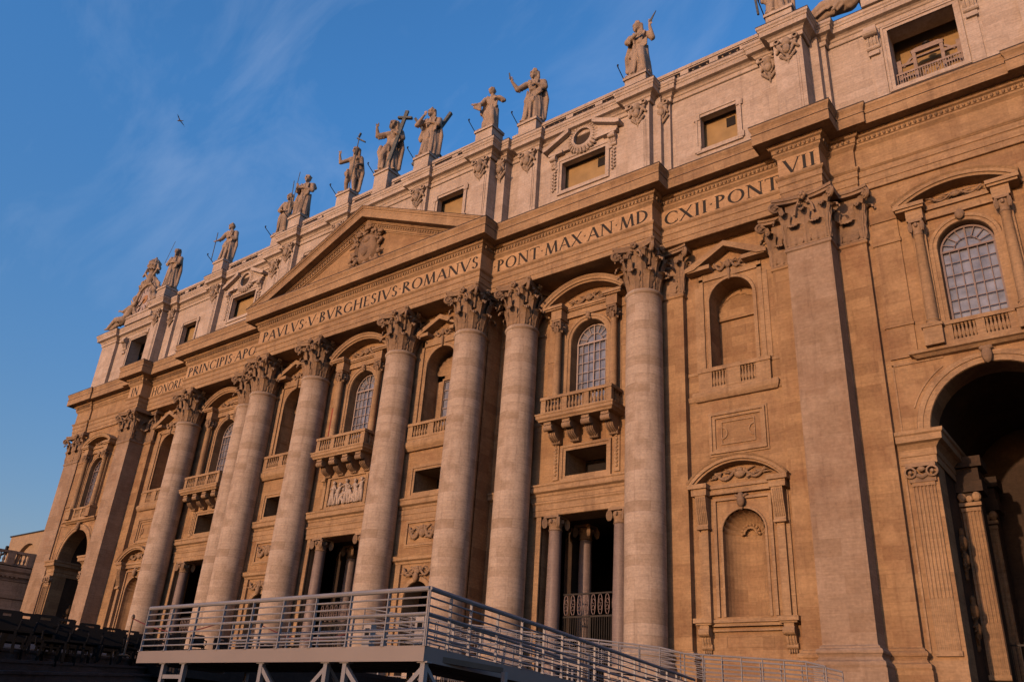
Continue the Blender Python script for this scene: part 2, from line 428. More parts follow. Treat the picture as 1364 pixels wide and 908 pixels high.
for k in range(18):
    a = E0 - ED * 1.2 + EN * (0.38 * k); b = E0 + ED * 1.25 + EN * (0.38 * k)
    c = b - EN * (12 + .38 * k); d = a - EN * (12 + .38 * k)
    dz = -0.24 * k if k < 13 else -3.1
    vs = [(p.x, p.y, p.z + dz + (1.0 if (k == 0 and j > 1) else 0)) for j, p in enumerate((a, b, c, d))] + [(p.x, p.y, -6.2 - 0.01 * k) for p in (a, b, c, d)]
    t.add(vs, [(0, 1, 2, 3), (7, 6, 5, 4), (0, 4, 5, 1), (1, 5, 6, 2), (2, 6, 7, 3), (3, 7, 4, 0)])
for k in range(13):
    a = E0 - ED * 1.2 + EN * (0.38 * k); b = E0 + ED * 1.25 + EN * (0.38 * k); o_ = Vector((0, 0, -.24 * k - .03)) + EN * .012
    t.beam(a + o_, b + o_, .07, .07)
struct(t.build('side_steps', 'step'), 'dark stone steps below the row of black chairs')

# ------------------------------------------------------------------ wall panels with openings
def panel(mb, x0, x1, z0, z1, y, holes, depth=0.9, rev=None):
    rv = rev if rev is not None else mb
    z = z0
    for h in sorted(holes, key=lambda h: h['z0']):
        a, b = h['cx'] - h['w'], h['cx'] + h['w']
        if h['z0'] > z: mb.quad((x0, y, z), (x1, y, z), (x1, y, h['z0']), (x0, y, h['z0']))
        top = h['z1']; d = h.get('d', depth)
        if h.get('arch'):
            zs = top - h['w']; n = 24
            mb.quad((x0, y, h['z0']), (a, y, h['z0']), (a, y, top), (x0, y, top))
            mb.quad((b, y, h['z0']), (x1, y, h['z0']), (x1, y, top), (b, y, top))
            pts = [(h['cx'] - h['w'] * math.cos(math.pi * i / n), zs + h['w'] * math.sin(math.pi * i / n)) for i in range(n + 1)]
            for (xa, za), (xb, zb) in zip(pts, pts[1:]):
                mb.quad((xa, y, za), (xb, y, zb), (xb, y, top), (xa, y, top))
                rv.quad((xa, y, za), (xb, y, zb), (xb, y + d, zb), (xa, y + d, za))
        else:
            zs = top
            mb.quad((x0, y, h['z0']), (a, y, h['z0']), (a, y, top), (x0, y, top))
            mb.quad((b, y, h['z0']), (x1, y, h['z0']), (x1, y, top), (b, y, top))
            rv.quad((a, y, top), (b, y, top), (b, y + d, top), (a, y + d, top))
        rv.quad((a, y, h['z0']), (a, y, zs), (a, y + d, zs), (a, y + d, h['z0']))
        rv.quad((b, y, h['z0']), (b, y, zs), (b, y + d, zs), (b, y + d, h['z0']))
        rv.quad((a, y, h['z0']), (b, y, h['z0']), (b, y + d, h['z0']), (a, y + d, h['z0']))
        if h.get('back'):
            rv.quad((a, y + d, h['z0']), (b, y + d, h['z0']), (b, y + d, top), (a, y + d, top))
        z = top
    if z < z1: mb.quad((x0, y, z), (x1, y, z), (x1, y, z1), (x0, y, z1))

WZ0, WZ1 = -0.7, 34.0
wall = MB()
def win_holes(cx, mezz=True):
    hs = [dict(cx=cx, w=3.55, z0=-0.5, z1=10.35, d=1.6), dict(cx=cx, w=1.55, z0=17.9, z1=25.05, arch=True, d=1.3)]
    if mezz: hs.append(dict(cx=cx, w=1.7, z0=13.1, z1=14.95, d=2.6))
    return hs
# centre and narrow bays on the pediment plane
panel(wall, -7.0, 7.0, WZ0, WZ1, YA, win_holes(0, False))
for s in (-1, 1):
    a, b = sorted((s * 7.0, s * 14.1))
    panel(wall, a, b, WZ0, WZ1, YA, [dict(cx=s * BAYN, w=1.25, z0=-.5, z1=6.2, arch=True, d=1.6),
          dict(cx=s * BAYN, w=1.5, z0=13.0, z1=14.75, d=2.6), dict(cx=s * BAYN, w=1.6, z0=18.0, z1=25.3, arch=True, d=1.7)])
    wall.quad((s * 14.1, YA, WZ0), (s * 14.1, YB, WZ0), (s * 14.1, YB, WZ1), (s * 14.1, YA, WZ1))
    a, b = sorted((s * 14.1, s * 29.1))
    panel(wall, a, b, WZ0, WZ1, YB, win_holes(s * BAYW))
    wall.quad((s * 29.1, YB, WZ0), (s * 29.1, YN, WZ0), (s * 29.1, YN, WZ1), (s * 29.1, YB, WZ1))
    a, b = sorted((s * 29.1, s * 42.9))
    cx = s * BAYC
    panel(wall, a, b, WZ0, WZ1, YN, [dict(cx=cx, w=1.32, z0=3.2, z1=9.4, arch=True, d=0.02), dict(cx=cx, w=1.55, z0=18.95, z1=25.35, arch=True, d=1.5)])
    wall.quad((s * 42.9, YN, WZ0), (s * 42.9, YE, WZ0), (s * 42.9, YE, WZ1), (s * 42.9, YN, WZ1))
    a, b = sorted((s * 42.9, s * 56.9))
    cx = s * BAYE
    panel(wall, a, b, WZ0, WZ1, YE, [dict(cx=cx, w=3.33, z0=-.6, z1=15.65, arch=True, d=1.6), dict(cx=cx, w=1.467, z0=18.4, z1=24.55, arch=True, d=0.7)])
    wall.quad((s * 56.9, YE, WZ0), (s * 56.9, 14, WZ0), (s * 56.9, 14, 34), (s * 56.9, YE, 34))
# upper niches in the side bays: flat inner face
    wall.box(s * BAYC - 1.7, s * BAYC + 1.7, YN + 1.5, YN + 1.9, 18.7, 25.5)
P(wall, 'wall', 'wall')
# portico behind the openings
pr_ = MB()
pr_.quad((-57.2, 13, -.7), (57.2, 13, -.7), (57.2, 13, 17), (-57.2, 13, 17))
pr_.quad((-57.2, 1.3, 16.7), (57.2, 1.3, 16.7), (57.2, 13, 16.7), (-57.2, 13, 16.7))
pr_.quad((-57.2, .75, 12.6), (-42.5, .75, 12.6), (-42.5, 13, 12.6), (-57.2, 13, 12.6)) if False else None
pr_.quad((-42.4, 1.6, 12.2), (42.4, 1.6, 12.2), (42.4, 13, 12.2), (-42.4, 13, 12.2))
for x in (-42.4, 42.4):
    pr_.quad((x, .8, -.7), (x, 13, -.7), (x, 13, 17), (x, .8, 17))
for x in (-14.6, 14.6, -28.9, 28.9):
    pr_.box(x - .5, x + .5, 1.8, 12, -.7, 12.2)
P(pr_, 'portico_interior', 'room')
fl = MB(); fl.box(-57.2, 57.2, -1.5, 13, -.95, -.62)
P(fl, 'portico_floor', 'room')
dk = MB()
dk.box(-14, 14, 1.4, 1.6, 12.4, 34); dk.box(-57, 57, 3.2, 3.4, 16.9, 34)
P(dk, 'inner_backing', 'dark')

# ------------------------------------------------------------------ carved leaf, capitals, bases
def leaf(mb, o, ang, h, w, curl, base=0.0, nu=6, nv=14, lean=0.10):
    """acanthus leaf: rises, leans out and curls over. o = foot, ang = outward direction"""
    ca, sa = math.cos(ang), math.sin(ang); rows = []
    for side in (0, 1):
        g_ = []
        for j in range(nv + 1):
            t = j / nv
            if t < 0.66:
                zz = h * t / 0.66 * 0.90; out = lean * (t / 0.66) ** 1.6
            else:
                q = (t - 0.66) / 0.34; th = q * math.pi * 1.12
                zz = h * 0.90 + curl * 0.45 * math.sin(th); out = lean + curl * (1 - math.cos(th)) * 0.52
            ww = w * (0.58 + 0.42 * math.sin(min(1, t * 1.35) * math.pi * 0.5)) * (1.0 if t < .72 else 1 - 0.62 * (t - .72) / .28)
            lob = abs(math.sin(t * math.pi * 3.5 + .3))
            for i in range(nu + 1):
                u = -1 + 2 * i / nu; au = abs(u)
                wl = ww * (1 if au < .5 else 0.72 + 0.36 * lob)
                rib = 0.06 + 0.10 * (1 - min(1, au * 2.2)) + (0.05 * lob if au > .4 else -.03) - 0.10 * au * au
                oo = out + rib - (0.06 if side else 0)
                a = u * wl * 0.5
                g_.append((o[0] + ca * oo - sa * a, o[1] + sa * oo + ca * a, o[2] + base + zz + (.05 * h * lob if .4 < au and j > 2 else 0)))
        rows.append(g_)
    n = nu + 1; m = len(rows[0]); fs = []
    for j in range(nv):
        for i in range(nu):
            a, b, c, d = j * n + i, j * n + i + 1, (j + 1) * n + i + 1, (j + 1) * n + i
            fs.append((a, b, c, d)); fs.append((d + m, c + m, b + m, a + m))
    for j in range(nv):
        for i in (0, nu):
            a, d = j * n + i, (j + 1) * n + i
            fs.append((a, d, d + m, a + m))
    fs.append(tuple(nv * n + i for i in range(n)) + tuple(nv * n + i + m for i in range(nu, -1, -1)))
    mb.add(rows[0] + rows[1], fs)

def volute(mb, a, b, r, ang, turns=1.6):
    """stalk from a to b ending in a scroll in the vertical plane of direction ang"""
    a = Vector(a); b = Vector(b); ca, sa = math.cos(ang), math.sin(ang)
    pts = [a, a.lerp(b, .5) + Vector((-ca * .1, -sa * .1, .25)), b]
    n = 16
    for i in range(n + 1):
        t = i / n; th = math.pi * .5 - t * turns * 2 * math.pi; rr = r * (1 - .78 * t)
        c = b + Vector((0, 0, -r))
        pts.append(c + Vector((ca * rr * math.cos(th), sa * rr * math.cos(th), rr * math.sin(th))))
    mb.tube(pts, r * .36, 6, r * .24)
    mb.ell(b + Vector((0, 0, -r)), (r * .35,) * 3, 6, 4)

def abacus(mb, hx, hy, z0, z1, sides=(1, 1, 1, 1), cc=0.32, dip=0.42):
    pts = []
    def side(p, q, dep, on):
        p = Vector(p); q = Vector(q); d = (q - p).normalized(); nrm = Vector((-d.y, d.x)); L = (q - p).length
        for i in range(9):
            t = i / 8; w = (4 * t * (1 - t)) * (dep if on else 0)
            pts.append(p + d * (L * t) + nrm * w)
    # counter-clockwise corners, inward normal is to the left
    k = cc * .5
    side((-hx + k, -hy), (hx - k, -hy), dip, sides[0])
    side((hx, -hy + k), (hx, hy - k), dip, sides[1])
    side((hx - k, hy), (-hx + k, hy), dip, sides[2])
    side((-hx, hy - k), (-hx, -hy + k), dip, sides[3])
    n = len(pts)
    prof = [(0.93, z0), (0.965, z0 + (z1 - z0) * .45), (0.965, z0 + (z1 - z0) * .5), (1.0, z0 + (z1 - z0) * .62), (1.0, z1)]
    vs = [(p.x * f, p.y * f, z) for f, z in prof for p in pts]
    fs = [(j * n + i, j * n + (i + 1) % n, (j + 1) * n + (i + 1) % n, (j + 1) * n + i) for j in range(len(prof) - 1) for i in range(n)]
    fs.append(tuple(range(n - 1, -1, -1))); fs.append(tuple(range((len(prof) - 1) * n, len(prof) * n)))
    mb.add(vs, fs)

CH = ZA - ZN
def corinthian(r=1.22, h=CH, seg=8):
    m = MB(); k = r / 1.22
    m.lathe([(r * 1.0, 0), (r * .90, .1), (r * .86, h * .62), (r * 1.0, h * .8), (r * 1.16, h * .88)], seg=24)
    for i in range(8):
        a = R(45 * i)
        leaf(m, (r * .90 * math.cos(a), r * .90 * math.sin(a), .06), a, h * .34, .84 * k, .50 * k, lean=.26)
    for i in range(8):
        a = R(45 * i + 22.5)
        leaf(m, (r * .86 * math.cos(a), r * .86 * math.sin(a), .06), a, h * .63, .74 * k, .58 * k, lean=.34)
    for i in range(4):
        a = R(90 * i + 45)
        for da in (-.20, .20):
            leaf(m, (r * .9 * math.cos(a + da * 1.2), r * .9 * math.sin(a + da * 1.2), h * .45), a + da, h * .34, .46 * k, .42 * k, lean=.46)
        s_ = (r * 1.05 * math.cos(a), r * 1.05 * math.sin(a), h * .52)
        e_ = (2.06 * k * math.cos(a), 2.06 * k * math.sin(a), h * .89)
        volute(m, s_, e_, .34 * k, a)
        # pair of small helices and flower in the middle of each side
        b = R(90 * i)
        for sg in (-1, 1):
            p = Vector((r * 1.12 * math.cos(b), r * 1.12 * math.sin(b), h * .86)); tx = Vector((-math.sin(b), math.cos(b), 0)) * sg
            q = [p + tx * .62 + Vector((0, 0, -h * .26)), p + tx * .5 + Vector((0, 0, -h * .1)), p + tx * .3, p + tx * .14 + Vector((0, 0, -.08)), p + tx * .2 + Vector((0, 0, -.2)), p + tx * .32 + Vector((0, 0, -.16))]
            m.tube(q, .09 * k, 5)
        c_ = Vector((1.5 * k * math.cos(b), 1.5 * k * math.sin(b), h * .95))
        for j in range(5):
            t = 2 * math.pi * j / 5; tx = Vector((-math.sin(b), math.cos(b), 0))
            m.ell(c_ + tx * (.17 * k * math.cos(t)) + Vector((0, 0, .17 * k * math.sin(t))), (.14 * k,) * 3, 6, 4)
        m.ell(c_ + Vector((math.cos(b), math.sin(b), 0)) * .1, (.11, .11, .11), 6, 4)
    abacus(m, 1.72 * k, 1.72 * k, h * .885, h - .006)
    return m

def pil_capital(x0, x1, yf, yb, h=CH, full=True, rside=True, lside=True):
    """corinthian capital of a flat pilaster, foot at z=0; world x,y"""
    m = MB(); w = x1 - x0; cx = (x0 + x1) / 2
    m.box(x0 + (.1 if lside else 0), x1 - (.1 if rside else 0), yf + .1, yb, 0.0, h * .9)
    m.box(x0 - .05, x1 + .05, yf - .05, yb, -.02, .1)
    n1 = 2 if full else 1
    xs1 = [cx - w * .25, cx + w * .25] if full else [cx]
    for x in xs1: leaf(m, (x, yf, .1), -math.pi / 2, h * .33, w * (.44 if full else .8), .42, lean=.1)
    xs2 = [x0 + .12, cx, x1 - .12] if full else [x0 + .1, x1 - .1]
    for x in xs2: leaf(m, (x, yf, .1), -math.pi / 2, h * .62, .72, .5, lean=.16)
    dep = yb - yf
    if rside:
        if dep > .8: leaf(m, (x1, (yf + yb) / 2, .1), 0, h * .33, dep * .7, .42)
        leaf(m, (x1, yf + .12, .1), 0, h * .62, min(.72, dep * .9), .5, lean=.16)
        if dep > 1.0: leaf(m, (x1, yb - .2, .1), 0, h * .62, .5, .45, lean=.16)
    if lside:
        if dep > .8: leaf(m, (x0, (yf + yb) / 2, .1), math.pi, h * .33, dep * .7, .42)
        leaf(m, (x0, yf + .12, .1), math.pi, h * .62, min(.72, dep * .9), .5, lean=.16)
    ov = .55
    ends = []
    if rside: ends.append((x1, -math.pi / 4, 1))
    if lside: ends.append((x0, -3 * math.pi / 4, -1))
    for xe, a, sg in ends:
        leaf(m, (xe - sg * .1, yf + .05, h * .46), a, h * .33, .5, .4, lean=.34)
        volute(m, (xe - sg * .25, yf + .1, h * .52), (xe + sg * ov * .8, yf - ov * .8, h * .89), .33, a)
    if full:
        for sg in (-1, 1):
            p = Vector((cx, yf - .12, h * .86)); tx = Vector((sg, 0, 0))
            m.tube([p + tx * .62 + Vector((0, 0, -h * .26)), p + tx * .5 + Vector((0, 0, -h * .1)), p + tx * .3, p + tx * .14 + Vector((0, 0, -.08)), p + tx * .2 + Vector((0, 0, -.2)), p + tx * .32 + Vector((0, 0, -.16))], .09, 5)
        c_ = Vector((cx, yf - .33, h * .94))
        for j in range(5):
            t = 2 * math.pi * j / 5; m.ell(c_ + Vector((.18 * math.cos(t), 0, .18 * math.sin(t))), (.15, .15, .15), 6, 4)
        m.ell(c_ + Vector((0, -.1, 0)), (.12,) * 3, 6, 4)
    # abacus: concave front
    xl = x0 - (ov if lside else 0); xr = x1 + (ov if rside else 0); yo = yf - ov
    for z0, z1, f in ((h * .885, h * .94, -.08), (h * .94, h - .006, 0)):
        pts = [(xl - f * (1 if lside else 0), yb)]
        for i in range(11):
            t = i / 10; x = xl - f * (1 if lside else 0) + (xr - xl + (2 * f if full else f)) * t if False else xl + (xr - xl) * t
            pts.append((x, yo - f * -1 * -1 + (4 * t * (1 - t)) * (.38 if full else .2)))
        pts.append((xr, yb))
        m.prism_xy(pts, z0, z1)
    return m

def base_profile(r):
    return [(r + .36, -.02), (r + .40, .10), (r + .38, .26), (r + .28, .33), (r + .24, .36), (r + .17, .50), (r + .22, .62), (r + .27, .66), (r + .29, .78), (r + .22, .88), (r + .13, .92), (r + .12, 1.0), (r, 1.09)]

# ------------------------------------------------------------------ the eight giant columns
RN, RB = 1.243, 1.303
def shaft():
    m = MB(); pr = []
    H = ZN - ZB
    for i in range(17):
        t = i / 16; r = RB - (RB - RN) * (max(0, t - .25) / .75) ** 1.6
        pr.append((r, ZB + H * t * .985))
    pr += [(RN + .02, ZN - .34), (RN + .09, ZN - .26), (RN + .12, ZN - .18), (RN + .09, ZN - .1), (RN + .02, ZN - .04), (RN, ZN + .02)]
    m.lathe(pr, seg=48)
    return m
cols = []
for i, (x, y) in enumerate([(s * XC[k], YCA if k < 2 else YCB) for k in range(4) for s in (-1, 1)]):
    if i == 0:
        c0 = P(shaft(), 'column', 'shaft', smooth=40, loc=(x, y, 0))
        cap0 = corinthian().build('capital', 'carve', c0, smooth=50, loc=(0, 0, ZN))
        b0 = MB(); b0.lathe([(r, z + .24) for r, z in base_profile(RB)], seg=40); b0.box(-1.75, 1.75, -1.75, 1.75, -.7, .22)
        base0 = b0.build('base', 'shaft', c0, smooth=30)
        cols.append(c0)
    else:
        c = c0.copy(); COL.objects.link(c); c.parent = basilica; c.location = Vector((x, y, 0)) - basilica.location
        for ch in (cap0, base0):
            d = ch.copy(); COL.objects.link(d); d.parent = c
        cols.append(c)

# ------------------------------------------------------------------ pilasters
def pilaster(x0, x1, yf, yb, full=True, rside=True, lside=True, mat='pil', cap=True):
    m = MB(); m.box(x0, x1, yf, yb, ZB, ZN - .3)
    m.sweep([(x0, yb), (x0, yf), (x1, yf), (x1, yb)], [(0, ZN - .3), (.09, ZN - .24), (.11, ZN - .16), (.07, ZN - .06), (0, ZN + .0)])
    m.box(x0 + .003, x1 - .003, yf + .003, yb, ZN - .31, ZN - .004)
    p = P(m, 'pilaster', mat)
    k = MB(); c = pil_capital(x0, x1, yf, yb, full=full, rside=rside, lside=lside)
    c.v = [(a, b, z + ZN) for a, b, z in c.v]
    if cap: P(c, 'capital', 'carve', p, smooth=50)
    b = MB(); b.sweep([(x0, yb), (x0, yf), (x1, yf), (x1, yb)], [(o - 0.0, z + .24) for o, z in base_profile(0)] )
    b.box(x0 + .01, x1 - .01, yf + .01, yb, .2, ZB - .002)
    b.box(x0 - .42, x1 + .42, yf - .42, yb, -.72, .22)
    P(b, 'base', mat, p)
    return p
for s in (-1, 1):
    def X(a, b): return tuple(sorted((s * a, s * b)))
    a, b = X(38.57, 41.29); pilaster(a, b, -2.08, .3)
    a, b = X(41.29, 43.0); pilaster(a, b, -.75, .6, full=False, rside=(s > 0), lside=(s < 0), mat='wall')
    a, b = X(36.95, 38.57); pilaster(a, b, -.35, .3, full=False, rside=(s < 0), lside=(s > 0), mat='wall')
    a, b = X(28.3, 30.5); pilaster(a, b, -.40, .3, full=False, rside=(s > 0), lside=(s < 0), mat='wall')
    a, b = X(53.45, 56.95); pilaster(a, b, -.52, .3)
    # flat strips behind the inner columns
    a, b = X(12.0, 14.1); pilaster(a, b, YA - .18, YA + .1, full=False, rside=(s > 0), lside=(s < 0), mat='wall', cap=False)
    # panelled strip beside the end bay
    for q in (-1, 1):
        m = MB(); cx = s * BAYE + q * 4.1
        m.box(cx - .75, cx + .75, YE - .12, YE + .1, 16.8, 27.3)
        m.box(cx - .80, cx + .80, YE - .20, YE + .1, 24.3, 24.6); m.box(cx - .8, cx + .8, YE - .2, YE + .1, 25.9, 26.2)
        m.box(cx - .80, cx + .80, YE - .20, YE + .1, 18.75, 18.95)
        P(m, 'wall_strip', 'wall')

# ------------------------------------------------------------------ entablature
def mirror(right):
    return [(-x, y) for x, y in reversed(right)] + right
ent_r = [(14.4, -3.78), (14.4, -2.35), (29.24, -2.35), (29.24, -1.1), (38.57, -1.1), (38.57, -2.3), (41.29, -2.3), (41.29, -.82), (43.0, -.82), (43.0, -.55), (53.4, -.55), (53.4, -.75), (56.95, -.75), (56.95, 8)]
ent = mirror(ent_r)
m = MB()
m.sweep(ent, [(-.35, ZA + .003), (-.05, ZA), (-.05, ZA + .42), (0.02, ZA + .43), (0.02, ZA + .90), (.05, ZA + .95), (.09, ZA + .96), (.09, ZA + 1.36), (.14, ZA + 1.40), (.22, ZA + 1.5), (.24, ZF0), (0, ZF0 + .01),
             (0, ZF1 - .02), (.05, ZF1 + .04), (.12, ZF1 + .12), (.20, ZF1 + .2), (.20, ZF1 + .34), (.26, ZF1 + .36), (.28, ZF1 + .66), (.42, ZF1 + .72), (.50, ZF1 + .88),
             (.50, ZC0 - .08), (1.12, ZC0 - .05), (1.14, ZC0 - .12), (1.20, ZC0 - .12), (1.20, ZC0 + .62), (1.23, ZC0 + .64), (1.23, ZC0 + .72), (1.17, ZC0 + .78), (1.20, ZC0 + .95), (1.28, ZC0 + 1.12), (1.32, ZC0 + 1.18), (1.32, ZC1), (1.25, ZC1 + .02), (-.9, ZC1 + .22)])
entab = P(m, 'entablature', 'trim')
m = MB(); m.sweep(ent, [(1.30, ZC1 - .015), (1.345, ZC1 - .02), (1.345, ZC1 + .045), (1.2, ZC1 + .06)]); m.sweep(ent, [(1.19, ZC0 + .63), (1.24, ZC0 + .63), (1.24, ZC0 + .66), (1.19, ZC0 + .66)])
P(m, 'lead_flashing', 'lead', entab)
fz = [p for p in ent if abs(p[0]) < 42]
m = MB(); m.sweep(fz, [(-.02, ZF0 + .03), (.006, ZF0 + .03), (.006, ZF1 - .04), (-.02, ZF1 - .04)]); P(m, 'frieze', 'frieze', entab)
core = MB()
for x0, x1, y, yb in [(-14.37, 14.37, -3.75, YA), (14.1, 29.2, -2.32, .05), (29.0, 38.6, -1.07, .15), (38.6, 41.26, -2.27, .2), (41.0, 42.97, -.79, .7), (42.9, 53.5, -.52, -.3), (53.43, 56.9, -.72, -.3)]:
    for s in (-1, 1):
        a, b = sorted((s * x0, s * x1))
        if x0 < 0 and s < 0: continue
        core.box(a, b, y, yb, ZA + .02, ZC1 + .1)
P(core, 'entablature_soffit', 'trim', entab)
# egg and dart course
m = MB()
for (xa, ya), (xb, yb) in zip(ent, ent[1:]):
    d = Vector((xb - xa, yb - ya)); L = d.length
    if L < .4: continue
    d.normalize(); nrm = Vector((d.y, -d.x)); n = int(L / .30)
    if xa < -50 and L > 6: continue
    for i in range(n):
        p = Vector((xa, ya)) + d * (L * (i + .5) / n) + nrm * .30
        m.ell((p.x, p.y, ZF1 + .51), (.10, .10, .14), 6, 4)
    # small dentil line
P(m, 'egg_moulding', 'carve', entab, smooth=60)

# pediment
m = MB(); rise = (40.89 - 33.95) / 15.72; cth = math.cos(math.atan(rise))
layers = [(1.32, 0, .12), (1.28, .12, .24), (1.20, .24, .40), (1.23, .40, .46), (1.20, .46, 1.05), (.50, 1.05, 1.2), (.42, 1.2, 1.28), (.28, 1.28, 1.62), (.20, 1.62, 1.78), (.10, 1.78, 1.9)]
for s in (-1, 1):
    for out, t0, t1 in layers:
        z0, z1 = 40.89 - t0 / cth, 40.89 - t1 / cth
        zl = 34.02
        xa = (z0 - zl) / rise; xb = (z1 - zl) / rise
        xa = min(xa, 15.72 - (1.32 - out)); xb = min(xb, 15.72 - (1.32 - out))
        m.prism_xz([(0, z0), (s * xa, z0 - xa * rise), (s * xb, z1 - xb * rise), (0, z1)], -3.78 - out, -2.3)
ped = P(m, 'pediment', 'trim')
m = MB()
for s in (-1, 1): m.prism_xz([(0, 40.93), (s * 15.72, 40.93 - 15.72 * rise), (s * 15.72, 40.89 - 15.72 * rise), (0, 40.89)], -5.14, -2.3)
P(m, 'lead_flashing', 'lead', ped)
m = MB()
for s in (-1, 1):
    n = 40
    for i in range(n):
        x = s * (.5 + i * .32); z = 40.89 - 1.45 / cth - abs(x) * rise
        if z > 34.2: m.ell((x, -3.78 - .32, z), (.11, .10, .14), 6, 4)
P(m, 'egg_moulding', 'carve', ped, smooth=60)
m = MB(); m.prism_xz([(-14.4, 33.8), (14.4, 33.8), (0, 40.1)], -3.80, -3.0)
P(m, 'tympanum', 'wall', ped)
# coat of arms: tiara, crossed keys, garlanded shield
m = MB()
cx, cz, y = .25, 36.9, -3.95
m.ell((cx, y, cz - .2), (1.05, .35, 1.45), 18, 10)
m.arcband(cx, cz - .2, [(1.15, y), (1.32, y - .25), (1.5, y)], 0, 360, 20)
for k in range(46):
    a = random.uniform(0, 2 * math.pi); rr = random.uniform(1.15, 1.75)
    p = Vector((cx + rr * math.cos(a) * 1.0, y + random.uniform(-.3, .05), cz - .2 + rr * 1.35 * math.sin(a)))
    q = p + Vector((random.uniform(-.45, .45), random.uniform(-.15, .1), random.uniform(-.4, .4)))
    m.caps(p, random.uniform(.10, .2), q, random.uniform(.08, .16), 7)
for k in range(12):
    a = R(200 + 140 * k / 11); m.ell((cx + 1.75 * math.cos(a), y - .2, cz - .3 + 2.3 * math.sin(a)), (.22, .22, .22), 7, 5)
m.caps((cx - .9, y, cz + .1), .12, (cx + 1.3, y - .1, cz + 2.1), .12, 8); m.caps((cx + .9, y, cz + .1), .12, (cx - 1.3, y - .1, cz + 2.1), .12, 8)
for sg in (-1, 1):
    m.caps((cx + sg * 1.3, y - .1, cz + 2.1), .2, (cx + sg * 1.65, y - .1, cz + 1.8), .2, 7); m.caps((cx + sg * 1.3, y - .1, cz + 2.1), .2, (cx + sg * 1.1, y - .1, cz + 2.45), .15, 7)
for z, r in ((1.75, .50), (2.05, .50), (2.35, .45), (2.6, .33), (2.85, .16)):
    m.ell((cx, y - .1, cz + z), (r, r * .7, .24), 14, 6)
m.caps((cx, y, cz - 1.7), .3, (cx, y - .1, cz - 2.4), .15, 8)
for sg in (-1, 1):
    m.caps((cx + sg * .3, y - .15, cz + .5), .16, (cx + sg * .55, y - .15, cz - .9), .1, 7)
m.ell((cx, y - .32, cz + .5), (.4, .16, .3), 9, 6); m.ell((cx, y - .32, cz - .6), (.35, .16, .5), 9, 6)
m.v = [(cx + (a_ - cx) * 1.14, b_, cz + (c_ - cz) * 1.10) for a_, b_, c_ in m.v]
P(m, 'coat_of_arms', 'carve', ped, smooth=60)

